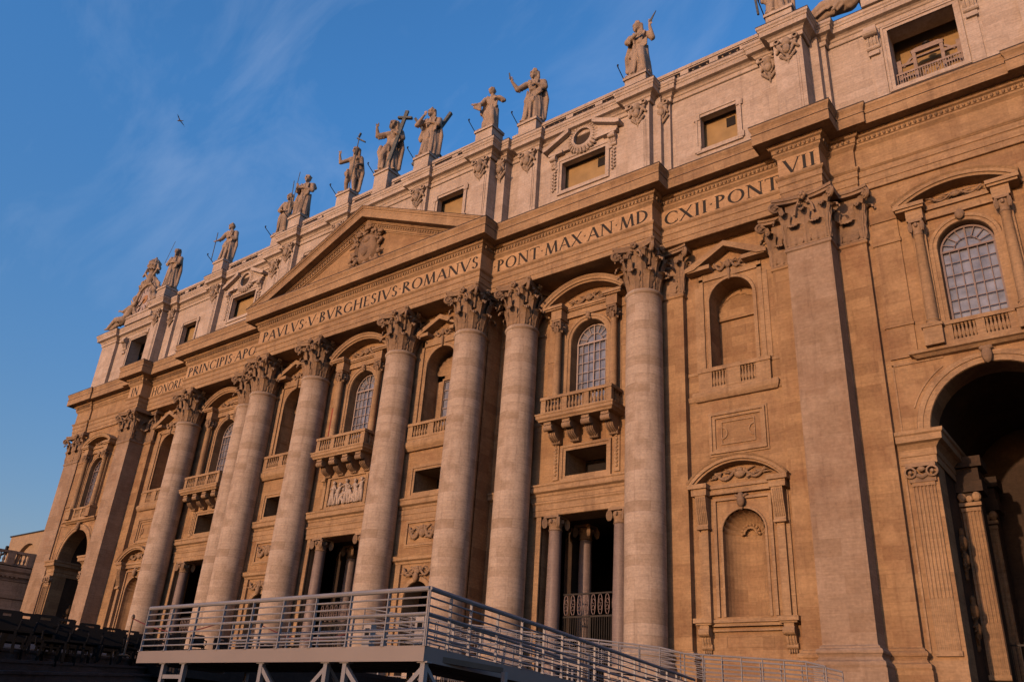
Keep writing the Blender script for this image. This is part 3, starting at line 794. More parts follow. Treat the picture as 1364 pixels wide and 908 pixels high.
# ------------------------------------------------------------------ inscription in drawn Roman capitals
TK, TN = .155, .065
def glyph(mb_add, ch):
    """mb_add(list of polygons); returns advance"""
    polys = []
    def ln(x0, y0, x1, y1, w):
        d = Vector((x1 - x0, y1 - y0)).normalized(); nn = Vector((-d.y, d.x)) * w / 2
        if abs(d.x) > .12 and abs(d.y) > .12: nn = Vector((w / 2 / max(.5, abs(d.y)), 0))
        polys.append([(x0 + nn.x, y0 + nn.y), (x1 + nn.x, y1 + nn.y), (x1 - nn.x, y1 - nn.y), (x0 - nn.x, y0 - nn.y)])
    def sf(x, y, w=.26): polys.append([(x - w / 2, y - (.035 if y > .5 else 0)), (x + w / 2, y - (.035 if y > .5 else 0)), (x + w / 2, y + (.035 if y < .5 else 0)), (x - w / 2, y + (.035 if y < .5 else 0))])
    def arc(cx, cy, rx, ry, a0, a1, n=14, k0=TN, k1=TK):
        for i in range(n):
            q = []
            for a in (a0 + (a1 - a0) * i / n, a0 + (a1 - a0) * (i + 1) / n):
                t = R(a); w = k0 + (k1 - k0) * abs(math.cos(t))
                q.append(((cx + (rx) * math.cos(t), cy + ry * math.sin(t)), (cx + (rx - w) * math.cos(t), cy + (ry - w * .8) * math.sin(t))))
            polys.append([q[0][0], q[1][0], q[1][1], q[0][1]])
    def stem(x): ln(x, 0, x, 1, TK); sf(x, 0); sf(x, 1)
    adv = .5
    if ch == 'I': stem(.17); adv = .34
    elif ch == 'N': ln(.13, 0, .13, 1, TN); ln(.13, 1, .77, 0, TK); ln(.77, 0, .77, 1, TN); sf(.13, 0); sf(.1, 1, .2); sf(.77, 1); adv = .92
    elif ch == 'H': stem(.15); stem(.72); ln(.15, .52, .72, .52, TN); adv = .88
    elif ch == 'O': arc(.47, .5, .45, .5, 0, 360, 28); adv = .94
    elif ch == 'R': stem(.15); arc(.2, .75, .38, .25, 90, -90); ln(.2, .975, .15, .975, .05); ln(.3, .5, .72, 0, TK); sf(.74, 0, .16); adv = .76
    elif ch == 'E': stem(.15); ln(.15, .975, .55, .975, .05); ln(.15, .52, .48, .52, .05); ln(.15, .025, .57, .025, .05); ln(.54, .98, .54, .86, .04); ln(.56, .02, .56, .15, .04); adv = .62
    elif ch == 'M': ln(.12, 0, .22, 1, TN); ln(.22, 1, .52, 0, TK); ln(.52, 0, .82, 1, TN); ln(.82, 1, .92, 0, TK); sf(.12, 0, .2); sf(.94, 0); adv = 1.05
    elif ch == 'P': stem(.15); arc(.2, .74, .36, .26, 90, -90); adv = .62
    elif ch == 'C': arc(.47, .5, .45, .5, 48, 312, 22); ln(.76, .87, .76, .7, .04); ln(.77, .13, .77, .28, .04); adv = .82
    elif ch == 'S': arc(.27, .75, .22, .25, 20, 270, 14); arc(.27, .25, .24, .26, 90, -160, 14); adv = .55
    elif ch == 'A': ln(.05, 0, .4, 1, TN); ln(.4, 1, .77, 0, TK); ln(.17, .35, .64, .35, TN); sf(.04, 0, .18); sf(.79, 0, .22); adv = .84
    elif ch == 'T': ln(.36, 0, .36, 1, TK); sf(.36, 0); ln(0, .975, .72, .975, .05); ln(.02, .99, .02, .84, .04); ln(.7, .99, .7, .84, .04); adv = .74
    elif ch == 'V': ln(.04, 1, .42, 0, TK); ln(.42, 0, .78, 1, TN); sf(.04, 1, .22); sf(.79, 1, .18); adv = .82
    elif ch == 'L': stem(.15); ln(.15, .025, .56, .025, .05); ln(.55, .02, .55, .16, .04); adv = .6
    elif ch == 'B': stem(.15); arc(.2, .76, .33, .24, 90, -90); arc(.2, .26, .4, .27, 90, -90); adv = .66
    elif ch == 'G': arc(.47, .5, .45, .5, 48, 315, 22); ln(.77, 0.08, .77, .42, TK); sf(.77, .42, .24); adv = .9
    elif ch == 'X': ln(.05, 1, .7, 0, TK); ln(.7, 1, .05, 0, TN); sf(.05, 0, .16); sf(.72, 0, .2); sf(.05, 1, .2); sf(.7, 1, .16); adv = .78
    elif ch == 'D': stem(.15); arc(.2, .5, .58, .5, 90, -90, 18); adv = .88
    elif ch == '.': polys.append([(.04, .52), (.2, .58), (.14, .44)]); adv = .26
    elif ch == ' ': adv = .3
    mb_add(polys)
    return adv
def inscribe(text, x0, x1, yf, z0=30.37, h=1.08):
    items = []
    tot = 0
    for ch in text:
        ps = []; a = glyph(ps.extend, ch); items.append((tot, ps)); tot += a + .07
    tot -= .07
    sx = (x1 - x0) / tot; m = MB()
    for o, ps in items:
        for p in ps:
            q = [(x0 + (o + x) * sx, z0 + z * h) for x, z in p]
            m.prism_xz(q, yf - .024 - random.random() * .004, yf + .02)
    P(m, 'inscription', 'letter', entab)
inscribe('IN', -40.75, -39.15, -2.3)
inscribe('HONOREM', -38.2, -30.7, -1.1)
inscribe('PRINCIPIS.APOST', -28.85, -14.75, -2.35)
inscribe('PAVLVS.V.BVRGHESIVS.ROMANVS', -13.75, 14.2, -3.78)
inscribe('.PONT.MAX.AN.MD', 14.55, 29.0, -2.35)
inscribe('CXII.PONT', 29.55, 38.2, -1.1)
inscribe('VII', 38.95, 41.05, -2.3)

# ------------------------------------------------------------------ mouldings shared by bays
def strip(mb, x0, x1, y, prof): mb.sweep([(x0, y + .3), (x0, y), (x1, y), (x1, y + .3)], prof)
LEDGE = [(0, 11.75), (.06, 11.8), (.10, 11.95), (.32, 12.05), (.34, 12.12), (.34, 12.38), (.42, 12.46), (.42, 12.56), (0, 12.62)]
def lintel_prof(z0): return [(0, z0), (.04, z0), (.04, z0 + .38), (.08, z0 + .4), (.08, z0 + .8), (.16, z0 + .9), (.16, z0 + 1.0), (0, z0 + 1.02)]

def baluster_prof(r, h):
    return [(r * .8, 0), (r * .8, h * .08), (r * .5, h * .12), (r * .95, h * .3), (r, h * .38), (r * .55, h * .62), (r * .38, h * .74), (r * .6, h * .84), (r * .42, h * .88), (r * .75, h * .94), (r * .75, h)]
def balustrade(mb, x0, x1, y, z0, z1, n, groups=1, pier=.35, dep=.36, r=.13):
    h = z1 - z0; zb = z0 + h * .14; zt = z1 - h * .17
    mb.box(x0, x1, y - dep / 2, y + dep / 2, z0, zb); mb.box(x0 - .05, x1 + .05, y - dep / 2 - .06, y + dep / 2 + .06, zt, z1)
    gw = (x1 - x0 - pier * (groups + 1)) / groups
    for g_ in range(groups + 1):
        xs = x0 + g_ * (gw + pier); mb.box(xs, xs + pier, y - dep / 2 + .01, y + dep / 2 - .01, zb - .01, zt + .01)
        if g_ < groups:
            k = max(1, n)
            for i in range(k):
                mb.lathe([(rr, zb - .01 + zz) for rr, zz in baluster_prof(r, zt - zb + .02)], xs + pier + gw * (i + .5) / k, y, seg=8, cap=False)
def balustrade_y(mb, x, y0, y1, z0, z1, n, pier=.25, dep=.36, r=.13):
    h = z1 - z0; zb = z0 + h * .14; zt = z1 - h * .17
    mb.box(x - dep / 2, x + dep / 2, y0, y1, z0, zb); mb.box(x - dep / 2 - .06, x + dep / 2 + .06, y0, y1, zt, z1)
    for i in range(n): mb.lathe([(rr, zb - .01 + zz) for rr, zz in baluster_prof(r, zt - zb + .02)], x, y0 + (y1 - y0) * (i + .5) / n, seg=8, cap=False)

def window(cx, w, z0, ztop, y, cols_n=5, rows_n=6, mat='muntin', parent=None):
    zs = ztop - w; fr = MB()
    fr.box(cx - w, cx - w + .12, y - .1, y + .05, z0, zs); fr.box(cx + w - .12, cx + w, y - .1, y + .05, z0, zs)
    fr.box(cx - w, cx + w, y - .1, y + .05, z0, z0 + .12); fr.box(cx - w, cx + w, y - .12, y + .05, zs - .06, zs + .06)
    fr.arcband(cx, zs, [(w, y - .1), (w, y + .05), (w - .12, y + .05), (w - .12, y - .1)], 0, 180, 20)
    f = P(fr, 'window', mat, parent)
    mu = MB()
    for i in range(1, cols_n):
        x = cx - w + 2 * w * i / cols_n; t = .045 if i * 2 != cols_n else .07
        mu.box(x - t / 2, x + t / 2, y - .07, y - .01, z0, zs)
    for j in range(1, rows_n):
        z = z0 + (zs - z0) * j / rows_n; mu.box(cx - w, cx + w, y - .075, y - .015, z - .022, z + .022)
    mu.box(cx - .04, cx + .04, y - .08, y - .01, z0, zs + w * .98)
    mu.arcband(cx, zs, [(w * .5, y - .07), (w * .5, y - .02), (w * .5 - .05, y - .02), (w * .5 - .05, y - .07)], 0, 180, 16)
    for a in (22.5, 45, 67.5, 112.5, 135, 157.5):
        c, s_ = math.cos(R(a)), math.sin(R(a)); mu.beam((cx + c * w * .45, y - .045, zs + s_ * w * .45), (cx + c * w, y - .045, zs + s_ * w), .05, .05)
    P(mu, 'muntins', mat, f)
    pn = MB(); pn.prism_xz([(cx - w, z0), (cx + w, z0)] + [(cx + w * math.cos(math.pi * i / 20), zs + w * math.sin(math.pi * i / 20)) for i in range(21)], y + .06, y + .08)
    P(pn, 'pane', 'pane', f)
    return f

def console(mb, cx, w, y, z1, h, d):
    """scroll bracket below a shelf: top at z1, reaching d out from plane y"""
    pts = [(y + .05, z1), (y - d, z1), (y - d, z1 - h * .16)]
    for i in range(1, 9):
        t = i / 8; pts.append((y - d * (1 - t) ** .8 * (1 - .22 * math.sin(t * math.pi * 2)) - .06 * d, z1 - h * (.16 + .80 * t)))
    pts += [(y + .05, z1 - h)]
    mb.prism_yz(pts, cx - w / 2, cx + w / 2)
    for q in (-1, 0, 1):
        mb.tube([(cx + q * w * .3, a - .02, b) for a, b in pts[2:-1]], w * .08, 5)
    a = y - d * .86
    mb.add(*cyl_x(cx - w / 2 - .05, cx + w / 2 + .05, a, z1 - h * .30, h * .17))
    mb.add(*cyl_x(cx - w / 2 - .04, cx + w / 2 + .04, y - d * .16, z1 - h * .86, h * .12))
def cyl_x(x0, x1, y, z, r, n=12):
    vs = [(x, y + r * math.cos(2 * math.pi * i / n), z + r * math.sin(2 * math.pi * i / n)) for x in (x0, x1) for i in range(n)]
    return vs, [(i, (i + 1) % n, (i + 1) % n + n, i + n) for i in range(n)] + [tuple(range(n)), tuple(range(2 * n - 1, n - 1, -1))]

def ornament(mb, cx, y, z, w, h, n=14, seed=0, kind='garland'):
    """cluster of carved foliage, swags and a head"""
    rn = random.Random(seed)
    mb.ell((cx, y - .10, z), (w * .10, .16, h * .28), 8, 6); mb.ell((cx, y - .12, z + h * .3), (w * .07, .12, h * .16), 8, 5)
    for s in (-1, 1):
        pts = [(cx + s * (w * (.08 + .38 * t)), y - .08, z + h * (.25 - .6 * math.sin(math.pi * t)) + .05 * h) for t in [i / 6 for i in range(7)]]
        for a, b in zip(pts, pts[1:]): mb.caps(a, h * .11, b, h * .11, 6)
        for k in range(n // 2):
            t = rn.random(); p = Vector((cx + s * w * (.08 + .4 * t), y - .05 - rn.random() * .1, z + h * rn.uniform(-.35, .4) * (1 - .6 * t)))
            mb.caps(p, h * .07, p + Vector((s * rn.uniform(.05, .16) * w, -.02, rn.uniform(-.16, .2) * h)), h * .035, 6)
        mb.caps((cx + s * w * .08, y - .08, z + h * .15), h * .09, (cx + s * w * .26, y - .06, z + h * .42), h * .04, 6)

def ionic(mb, cx, cy, z0, z1, r):
    h = z1 - z0
    mb.lathe([(r * .95, z0), (r * 1.12, z0 + h * .06), (r * 1.0, z0 + h * .12), (r * 1.0, z0 + h * .35), (r * 1.25, z0 + h * .55), (r * 1.1, z0 + h * .8)], cx, cy, 16)
    mb.box(cx - r * 1.35, cx + r * 1.35, cy - r * 1.35, cy + r * 1.35, z0 + h * .84, z1)
    for sx in (-1, 1):
        for sy in (-1, 1):
            c = Vector((cx + sx * r * 1.22, cy + sy * r * 1.22, z0 + h * .52)); q = Vector((sx, sy, 0)).normalized()
            side = Vector((-q.y, q.x, 0)); n = 14; vs = []
            for k in (-1, 1):
                for i in range(n):
                    a = 2 * math.pi * i / n; vs.append(c + side * (k * r * .2) + q * (r * .42 * math.cos(a)) + Vector((0, 0, h * .36 * math.sin(a))))
            mb.add(vs, [(i, (i + 1) % n, (i + 1) % n + n, i + n) for i in range(n)] + [tuple(range(n)), tuple(range(2 * n - 1, n - 1, -1))])
    for k in range(4):
        a = R(90 * k); mb.ell((cx + math.cos(a) * r * 1.3, cy + math.sin(a) * r * 1.3, z0 + h * .62), (.12, .12, .16), 6, 4)

def gate(cx, hw, y, z0, zm, z1, parent):
    g_ = MB(); n = int(hw * 2 / .17)
    for i in range(n + 1):
        x = cx - hw + 2 * hw * i / n; g_.box(x - .022, x + .022, y - .02, y + .02, z0, zm)
    g_.box(cx - hw, cx + hw, y - .05, y + .05, zm - .06, zm + .06); g_.box(cx - hw, cx + hw, y - .06, y + .06, z1 - .1, z1); g_.box(cx - hw, cx + hw, y - .05, y + .05, z0, z0 + .2)
    g_.box(cx - .06, cx + .06, y - .05, y + .05, z0, zm)
    o = P(g_, 'gate', 'bronze', parent)
    rn = random.Random(int(cx * 10)); s_ = MB()
    k = int(hw * 2 / .5)
    for i in range(k):
        x = cx - hw + 2 * hw * (i + .5) / k; zc = (zm + z1) / 2; h = (z1 - zm) * .42
        for sg in (-1, 1):
            pts = [(x + sg * .22 * math.sin(t * 2.6) * (1 - t * .5), y - .03, zc + sg * h * math.cos(t * 3.1)) for t in [j / 9 for j in range(10)]]
            s_.tube(pts, .028, 5)
            s_.tube([(x + sg * .1 * math.cos(t), y - .03, zc + .1 * math.sin(t) * 1.5 + sg * .2) for t in [j * .7 for j in range(9)]], .022, 4)
    P(s_, 'scrollwork', 'bar_dark', o)
    return o

# ------------------------------------------------------------------ window bays with balcony and portal
def window_bay(cx, y, centre=False):
    # portal: columns inside the opening, lintel, ledge
    m = MB()
    m.box(cx - 3.95, cx + 3.95, y - .16, y + .1, 10.36, 11.70)
    strip(m, cx - 4.0, cx + 4.0, y - .0, [(o + .17, z) for o, z in lintel_prof(10.38)])
    strip(m, cx - 4.35, cx + 4.35, y, [(0, 11.4), (.2, 11.45)] + [(o + .22, z) for o, z in LEDGE])
    for s in (-1, 1):
        m.box(*sorted((cx + s * 3.55, cx + s * 3.95)), y - .14, y + .1, -.6, 10.4)
    po = P(m, 'portal', 'trim')
    for s in (-1, 1):
        c = MB(); xx = cx + s * 2.62
        c.lathe([(.62, -.5), (.62, -.3), (.55, -.2), (.60, -.05), (.5, .1), (.5, .2), (.5, 4), (.44, 9.3), (.47, 9.35)], xx, y + .35, 28)
        co = P(c, 'portal_column', 'smallcol', po, smooth=40)
        k = MB(); ionic(k, xx, y + .35, 9.33, 10.37, .46); P(k, 'portal_capital', 'carve', po, smooth=40)
        # second pair standing deeper inside
        c = MB(); c.lathe([(.5, -.5), (.5, 4), (.44, 9.3)], cx + s * 2.1, y + 3.4, 20); P(c, 'portal_column', 'smallcol', po, smooth=40)
        k = MB(); ionic(k, cx + s * 2.1, y + 3.4, 9.33, 10.37, .46); P(k, 'portal_capital', 'carve', po, smooth=40)
        c = MB(); c.box(*sorted((cx + s * 3.0, cx + s * 3.6)), y + 3.0, y + 3.8, -.6, 10.37); P(c, 'portal_jamb', 'room', po)
    c = MB(); c.box(cx - 3.6, cx + 3.6, y + 1.55, y + 6, 10.37, 10.7); P(c, 'portal_ceiling', 'room', po)
    gate(cx, 2.15, y + .9, -.5, 3.7, 5.2, po)
    # mezzanine opening or relief
    if not centre:
        m = MB(); m.frame(cx - 1.7, cx + 1.7, 13.1, 14.95, .22, y - .10, y + .05); m.frame(cx - 1.92, cx + 1.92, 12.88, 15.17, .16, y - .18, y + .05)
        m.box(cx - 2.25, cx + 2.25, y - .14, y + .05, 12.60, 12.71)
        for s in (-1, 1):
            m.box(*sorted((cx + s * 2.3, cx + s * 2.75)), y - .10, y + .05, 12.9, 16.2)
            for k in range(9): m.ell((cx + s * 2.52, y - .12, 13.3 + k * .27), (.12, .1, .12), 6, 4)
            m.box(*sorted((cx + s * 2.28, cx + s * 2.8)), y - .3, y + .05, 15.8, 16.0)
        me = P(m, 'mezzanine_window', 'trim')
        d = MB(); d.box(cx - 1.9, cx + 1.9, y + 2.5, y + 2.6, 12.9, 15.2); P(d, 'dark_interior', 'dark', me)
    else:
        m = MB(); m.frame(-2.2, 2.2, 12.95, 15.35, .30, y - .16, y + .05); m.frame(-2.5, 2.5, 12.65, 15.65, .14, y - .08, y + .05)
        for s in (-1, 1):
            m.box(*sorted((s * 2.75, s * 3.1)), y - .10, y + .05, 12.9, 16.2)
            console(m, s * 2.92, .35, y, 15.6, .9, .25)
        re = P(m, 'relief_panel', 'trim')
        m = MB(); m.box(-2.2, 2.2, y - .02, y + .04, 12.95, 15.35); P(m, 'relief_ground', 'trim', re)
        m = MB(); rn = random.Random(4)
        for fx, hz, lean, kneel in ((-1.65, 14.95, .12, 0), (-1.05, 14.75, .28, 0), (-.55, 14.25, .30, 1), (.15, 14.98, -.12, 0), (.75, 14.4, -.30, 1), (1.25, 14.85, -.18, 0), (1.8, 14.9, .05, 0)):
            hx = fx + lean; hip = 13.55 if kneel else 13.95
            m.ell((hx, y - .2, hz), (.13, .14, .17), 9, 6); m.caps((hx - .02, y - .14, hz - .3), .17, (fx, y - .1, hip), .22, 9)
            m.caps((fx - .1, y - .1, hip), .17, (fx - .25, y - .1, 13.12), .12, 8); m.caps((fx + .1, y - .12, hip), .17, (fx + (.45 if kneel else .14), y - .12, 13.12), .11, 8)
            m.caps((hx - .1, y - .2, hz - .3), .075, (hx - .38, y - .24, hz - .5 + rn.uniform(-.15, .3)), .055, 7); m.caps((hx + .1, y - .2, hz - .3), .075, (hx + .34, y - .24, hz - .45 + rn.uniform(-.2, .35)), .055, 7)
            for k in range(6): t_ = rn.uniform(-.2, .2); m.caps((fx + t_, y - .24, hip + .2), .035, (fx + t_ * 1.7 + rn.uniform(-.1, .1), y - .22, 13.1), .045, 6)
        P(m, 'relief_figures', 'attic', re, smooth=60)
    # balcony
    m = MB(); yf = y - 1.65
    m.sweep([(cx - 3.0, y + .1), (cx - 3.0, yf), (cx + 3.0, yf), (cx + 3.0, y + .1)], [(-.5, 16.78), (.05, 16.78), (.10, 16.9), (.22, 17.0), (.22, 17.18), (.28, 17.25), (.28, 17.34), (-.4, 17.36)])
    m.box(cx - 2.95, cx + 2.95, yf + .05, y + .1, 16.80, 17.33)
    ba = P(m, 'balcony', 'trim')
    m = MB(); balustrade(m, cx - 2.98, cx + 2.98, yf + .16, 17.33, 18.66, 5, 3, .42, .3, .12)
    for s in (-1, 1): balustrade_y(m, cx + s * 2.83, yf + .3, y, 17.33, 18.655, 4, r=.12, dep=.3)
    P(m, 'balustrade', 'trim', ba, smooth=35)
    for k in range(4):
        m = MB(); console(m, cx - 2.4 + 1.6 * k, .62, y, 16.79, 1.35, 1.55); P(m, 'bracket', 'carve', ba, smooth=35)
    # aedicule around the arched window
    m = MB()
    m.arcband(cx, 25.05 - 1.55, [(1.55, y), (1.58, y - .12), (1.78, y - .12), (1.80, y - .18), (2.0, y - .18), (2.05, y)], 0, 180, 24)
    for s in (-1, 1):
        m.box(*sorted((cx + s * 1.56, cx + s * 1.79)), y - .12, y + .05, 17.4, 23.5); m.box(*sorted((cx + s * 1.79, cx + s * 2.02)), y - .18, y + .05, 17.4, 23.5)
        m.box(*sorted((cx + s * 2.05, cx + s * 2.85)), y - .10, y + .05, 17.4, 26.0)       # backing pilaster
        m.box(*sorted((cx + s * 2.95, cx + s * 3.5)), y - .22, y + .05, 17.4, 26.1)        # outer strip
        m.box(*sorted((cx + s * 2.92, cx + s * 3.53)), y - .26, y + .05, 22.1, 22.3)
        # entablature block on each column
        m.box(*sorted((cx + s * 1.98, cx + s * 2.92)), y - .95, y + .05, 25.30, 26.1)
        m.box(*sorted((cx + s * 1.86, cx + s * 3.56)), y - 1.1, y + .05, 26.1, 26.22); m.box(*sorted((cx + s * 1.8, cx + s * 3.62)), y - 1.2, y + .05, 26.22, 26.45)
        m.box(*sorted((cx + s * 2.96, cx + s * 3.5)), y - .3, y + .05, 25.3, 26.1)
    m.box(cx - 2.0, cx + 2.0, y - .22, y + .05, 25.55, 26.1); m.box(cx - 2.0, cx + 2.0, y - .34, y + .05, 26.08, 26.2); m.box(cx - 2.0, cx + 2.0, y - .42, y + .05, 26.2, 26.42)
    c = 3.55; rs = 1.45; Rr = (c * c + rs * rs) / (2 * rs); zc = 26.45 + rs - Rr; an = math.degrees(math.asin(c / Rr))
    m.arcband(cx, zc, [(Rr - .12, y), (Rr - .12, y - .95), (Rr, y - 1.0), (Rr + .02, y - 1.1), (Rr + .22, y - 1.12), (Rr + .24, y - 1.16), (Rr + .38, y - 1.25), (Rr + .38, y)], 90 - an, 90 + an, 24)
    su = P(m, 'window_surround', 'trim')
    m = MB(); ornament(m, cx, y - .05, 26.9, 3.4, .8, 16, 3); m.ell((cx, y - .3, 25.35), (.2, .14, .3), 8, 6); m.caps((cx - .15, y - .25, 25.6), .1, (cx + .15, y - .25, 25.1), .1)
    P(m, 'carved_ornament', 'carve', su, smooth=60)
    for s in (-1, 1):
        m = MB(); xx = cx + s * 2.45; yy = y - .55
        m.box(xx - .42, xx + .42, yy - .4, y + .02, 17.36, 18.2)
        m.lathe([(.38, 18.2), (.4, 18.3), (.33, 18.4), (.36, 18.5), (.29, 18.6), (.29, 20), (.25, 24.2), (.28, 24.25), (.25, 24.3)], xx, yy, 20)
        co = P(m, 'window_column', 'trim', su, smooth=40)
        k = MB(); ionic(k, xx, yy, 24.3, 25.3, .27)
        for j in range(6): leaf(k, (xx + .25 * math.cos(R(60 * j)), yy + .25 * math.sin(R(60 * j)), 24.3), R(60 * j), .4, .3, .16, nu=2, nv=5)
        P(k, 'small_capital', 'carve', su, smooth=40)
    if centre:
        m = MB()
        for s in (-1, 1): m.box(*sorted((s * 2.97, s * 3.48)), y - .225, y - .10, 17.4, 22.08)
        P(m, 'red_marble_strip', 'red', su)
    window(cx, 1.5, 18.0, 25.0, y + .75, 6, 7)

window_bay(0, YA, True)
for s in (-1, 1): window_bay(s * BAYW, YB)

# wall courses between the coupled columns
m = MB()
for s in (-1, 1):
    a, b = sorted((s * 14.15, s * 18.6)); m.sweep([(a, YB), (b, YB)], [(0, 17.2), (.08, 17.25), (.1, 17.5), (.16, 17.6), (0, 17.64)])
    m.sweep([(a, YB), (b, YB)], LEDGE); m.sweep([(a, YB), (b, YB)], [(0, 24.6), (.08, 24.65), (.1, 24.8), (0, 24.85)])
P(m, 'string_course', 'trim')

def shell(mb, cx, y, zs, w, dep, ribs=13):
    """ribbed quarter dome closing an arched niche: mouth plane y, centre on the spring line zs"""
    n, k = ribs * 4, 8; vs = []; fs = []
    for j in range(k + 1):
        f = j / k                      # 0 at the hub on the back wall foot, 1 at the mouth
        for i in range(n + 1):
            a = math.pi * i / n
            el = math.pi / 2 * f
            rr = w * math.sin(el) if j else 0.001; dd = dep * math.cos(el)
            rp = 1 - .055 * f * (1 - abs(math.sin(a * ribs)))
            vs.append((cx - rr * math.cos(a) * rp, y + dd * (1 - .05 * abs(math.sin(a * ribs)) * f), zs + rr * math.sin(a) * rp))
    for j in range(k):
        for i in range(n):
            fs.append((j * (n + 1) + i, j * (n + 1) + i + 1, (j + 1) * (n + 1) + i + 1, (j + 1) * (n + 1) + i))
    mb.add(vs, fs)

# ------------------------------------------------------------------ narrow bays with loggia niche, mezzanine opening, relief and arched door
def narrow_bay(cx, y):
    m = MB()
    # niche surround with pediment
    zs = 25.3 - 1.6
    m.arcband(cx, zs, [(1.6, y), (1.62, y - .1), (1.86, y - .1), (1.92, y)], 0, 180, 24)
    for s in (-1, 1):
        m.box(*sorted((cx + s * 1.6, cx + s * 1.88)), y - .1, y + .05, 18.6, zs)
        m.box(*sorted((cx + s * 2.05, cx + s * 2.3)), y - .12, y + .05, 18.6, 26.2)
        m.box(*sorted((cx + s * 2.3, cx + s * 2.6)), y - .07, y + .05, 18.6, 25.2)
        m.box(*sorted((cx + s * 1.2, cx + s * 2.75)), y - .8, y + .05, 26.3, 26.6)
        z0, z1 = 26.62, 27.95
        m.prism_xz([(cx, z1), (cx + s * 2.85, z0), (cx + s * 2.85, z0 - .3), (cx + s * 2.4, z0 - .25), (cx, z1 - .42)], y - .85, y)
    m.box(cx - 2.3, cx + 2.3, y - .12, y + .05, 25.6, 26.3)
    su = P(m, 'niche_surround', 'trim')
    k = MB(); ornament(k, cx, y - .1, 26.5, 1.8, .8, 12, 5); k.caps((cx, y - .2, 26.1), .12, (cx, y - .2, 25.3), .08); P(k, 'carved_ornament', 'carve', su, smooth=60)
    # flat back wall with small rectangular window under a shell
    k = MB(); k.box(cx - 1.6, cx - .85, y + 1.45, y + 1.7, 18, zs); k.box(cx + .85, cx + 1.6, y + 1.45, y + 1.7, 18, zs); k.box(cx - 1.6, cx + 1.6, y + 1.45, y + 1.7, 22.9, zs)
    k.frame(cx - .85, cx + .85, 18, 22.9, .16, y + 1.38, y + 1.46)
    shell(k, cx, y + 1.15, zs - .35, 1.5, .32, 9)
    for s in (-1, 1):
        for j in range(3): k.frame(cx + s * 1.598 - .001, cx + s * 1.598 + .001, 18.6 + j * 1.7, 20.1 + j * 1.7, .001, y + .3, y + 1.2)
    P(k, 'niche_back', 'trim', su, smooth=30)
    w = MB()
    for i in range(4): w.box(cx - .85 + 1.7 * i / 3 - .03, cx - .85 + 1.7 * i / 3 + .03, y + 1.5, y + 1.56, 18, 22.9)
    for j in range(7): w.box(cx - .85, cx + .85, y + 1.49, y + 1.55, 18 + j * .8, 18.05 + j * .8)
    f = P(w, 'window', 'muntin', su); q = MB(); q.box(cx - .84, cx + .84, y + 1.6, y + 1.62, 18, 22.9); P(q, 'pane', 'pane', f) if False else P(q, 'window_pane', 'pane', su)
    # balustrade and apron
    m = MB(); balustrade(m, cx - 2.55, cx + 2.55, y - .3, 17.35, 18.68, 6, 2, .55, .3, .12)
    strip(m, cx - 2.65, cx + 2.65, y - .0, [(0, 16.4), (.2, 16.45), (.3, 16.6), (.46, 16.75), (.5, 16.9), (.5, 17.1), (.42, 17.2), (.42, 17.36), (0, 17.37)])
    P(m, 'balustrade', 'trim', su, smooth=35)
    # mezzanine opening
    m = MB(); m.frame(cx - 1.5, cx + 1.5, 13.0, 14.75, .2, y - .1, y + .05); m.frame(cx - 1.7, cx + 1.7, 12.8, 14.95, .16, y - .18, y + .05)
    strip(m, cx - 2.7, cx + 2.7, y, LEDGE)
    strip(m, cx - 2.7, cx + 2.7, y, [(0, 10.9), (.05, 10.9), (.05, 11.3), (.1, 11.35), (.1, 11.7), (0, 11.74)])
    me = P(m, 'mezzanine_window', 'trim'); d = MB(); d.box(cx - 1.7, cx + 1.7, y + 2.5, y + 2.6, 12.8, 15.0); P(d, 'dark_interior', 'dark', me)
    # relief panel
    m = MB(); m.frame(cx - 1.6, cx + 1.6, 9.0, 10.6, .14, y - .12, y + .05); m.frame(cx - 1.74, cx + 1.74, 8.86, 10.74, .1, y - .06, y + .05)
    re = P(m, 'relief_panel', 'trim'); k = MB(); ornament(k, cx, y - .02, 9.8, 2.9, 1.3, 26, 8); P(k, 'carved_garland', 'carve', re, smooth=60)
    # arched door
    m = MB()
    strip(m, cx - 2.5, cx + 2.5, y, [(0, 7.5), (.1, 7.55), (.14, 7.7), (.34, 7.8), (.36, 8.0), (.42, 8.1), (0, 8.14)])
    m.arcband(cx, 4.95, [(1.25, y), (1.28, y - .12), (1.6, y - .12), (1.65, y)], 0, 180, 24)
    for s in (-1, 1):
        m.box(*sorted((cx + s * 1.26, cx + s * 1.62)), y - .12, y + .05, -.6, 4.95); m.box(*sorted((cx + s * 1.8, cx + s * 2.3)), y - .2, y + .05, -.6, 7.5)
    do = P(m, 'doorway', 'trim')
    k = MB(); ornament(k, cx, y - .12, 6.9, 3.0, .9, 18, 9); k.ell((cx, y - .3, 6.5), (.25, .2, .4), 8, 6)
    P(k, 'carved_garland', 'carve', do, smooth=60)
    gate(cx, 1.2, y + .7, -.5, 2.6, 3.9, do)
for s in (-1, 1): narrow_bay(s * BAYN, YA)

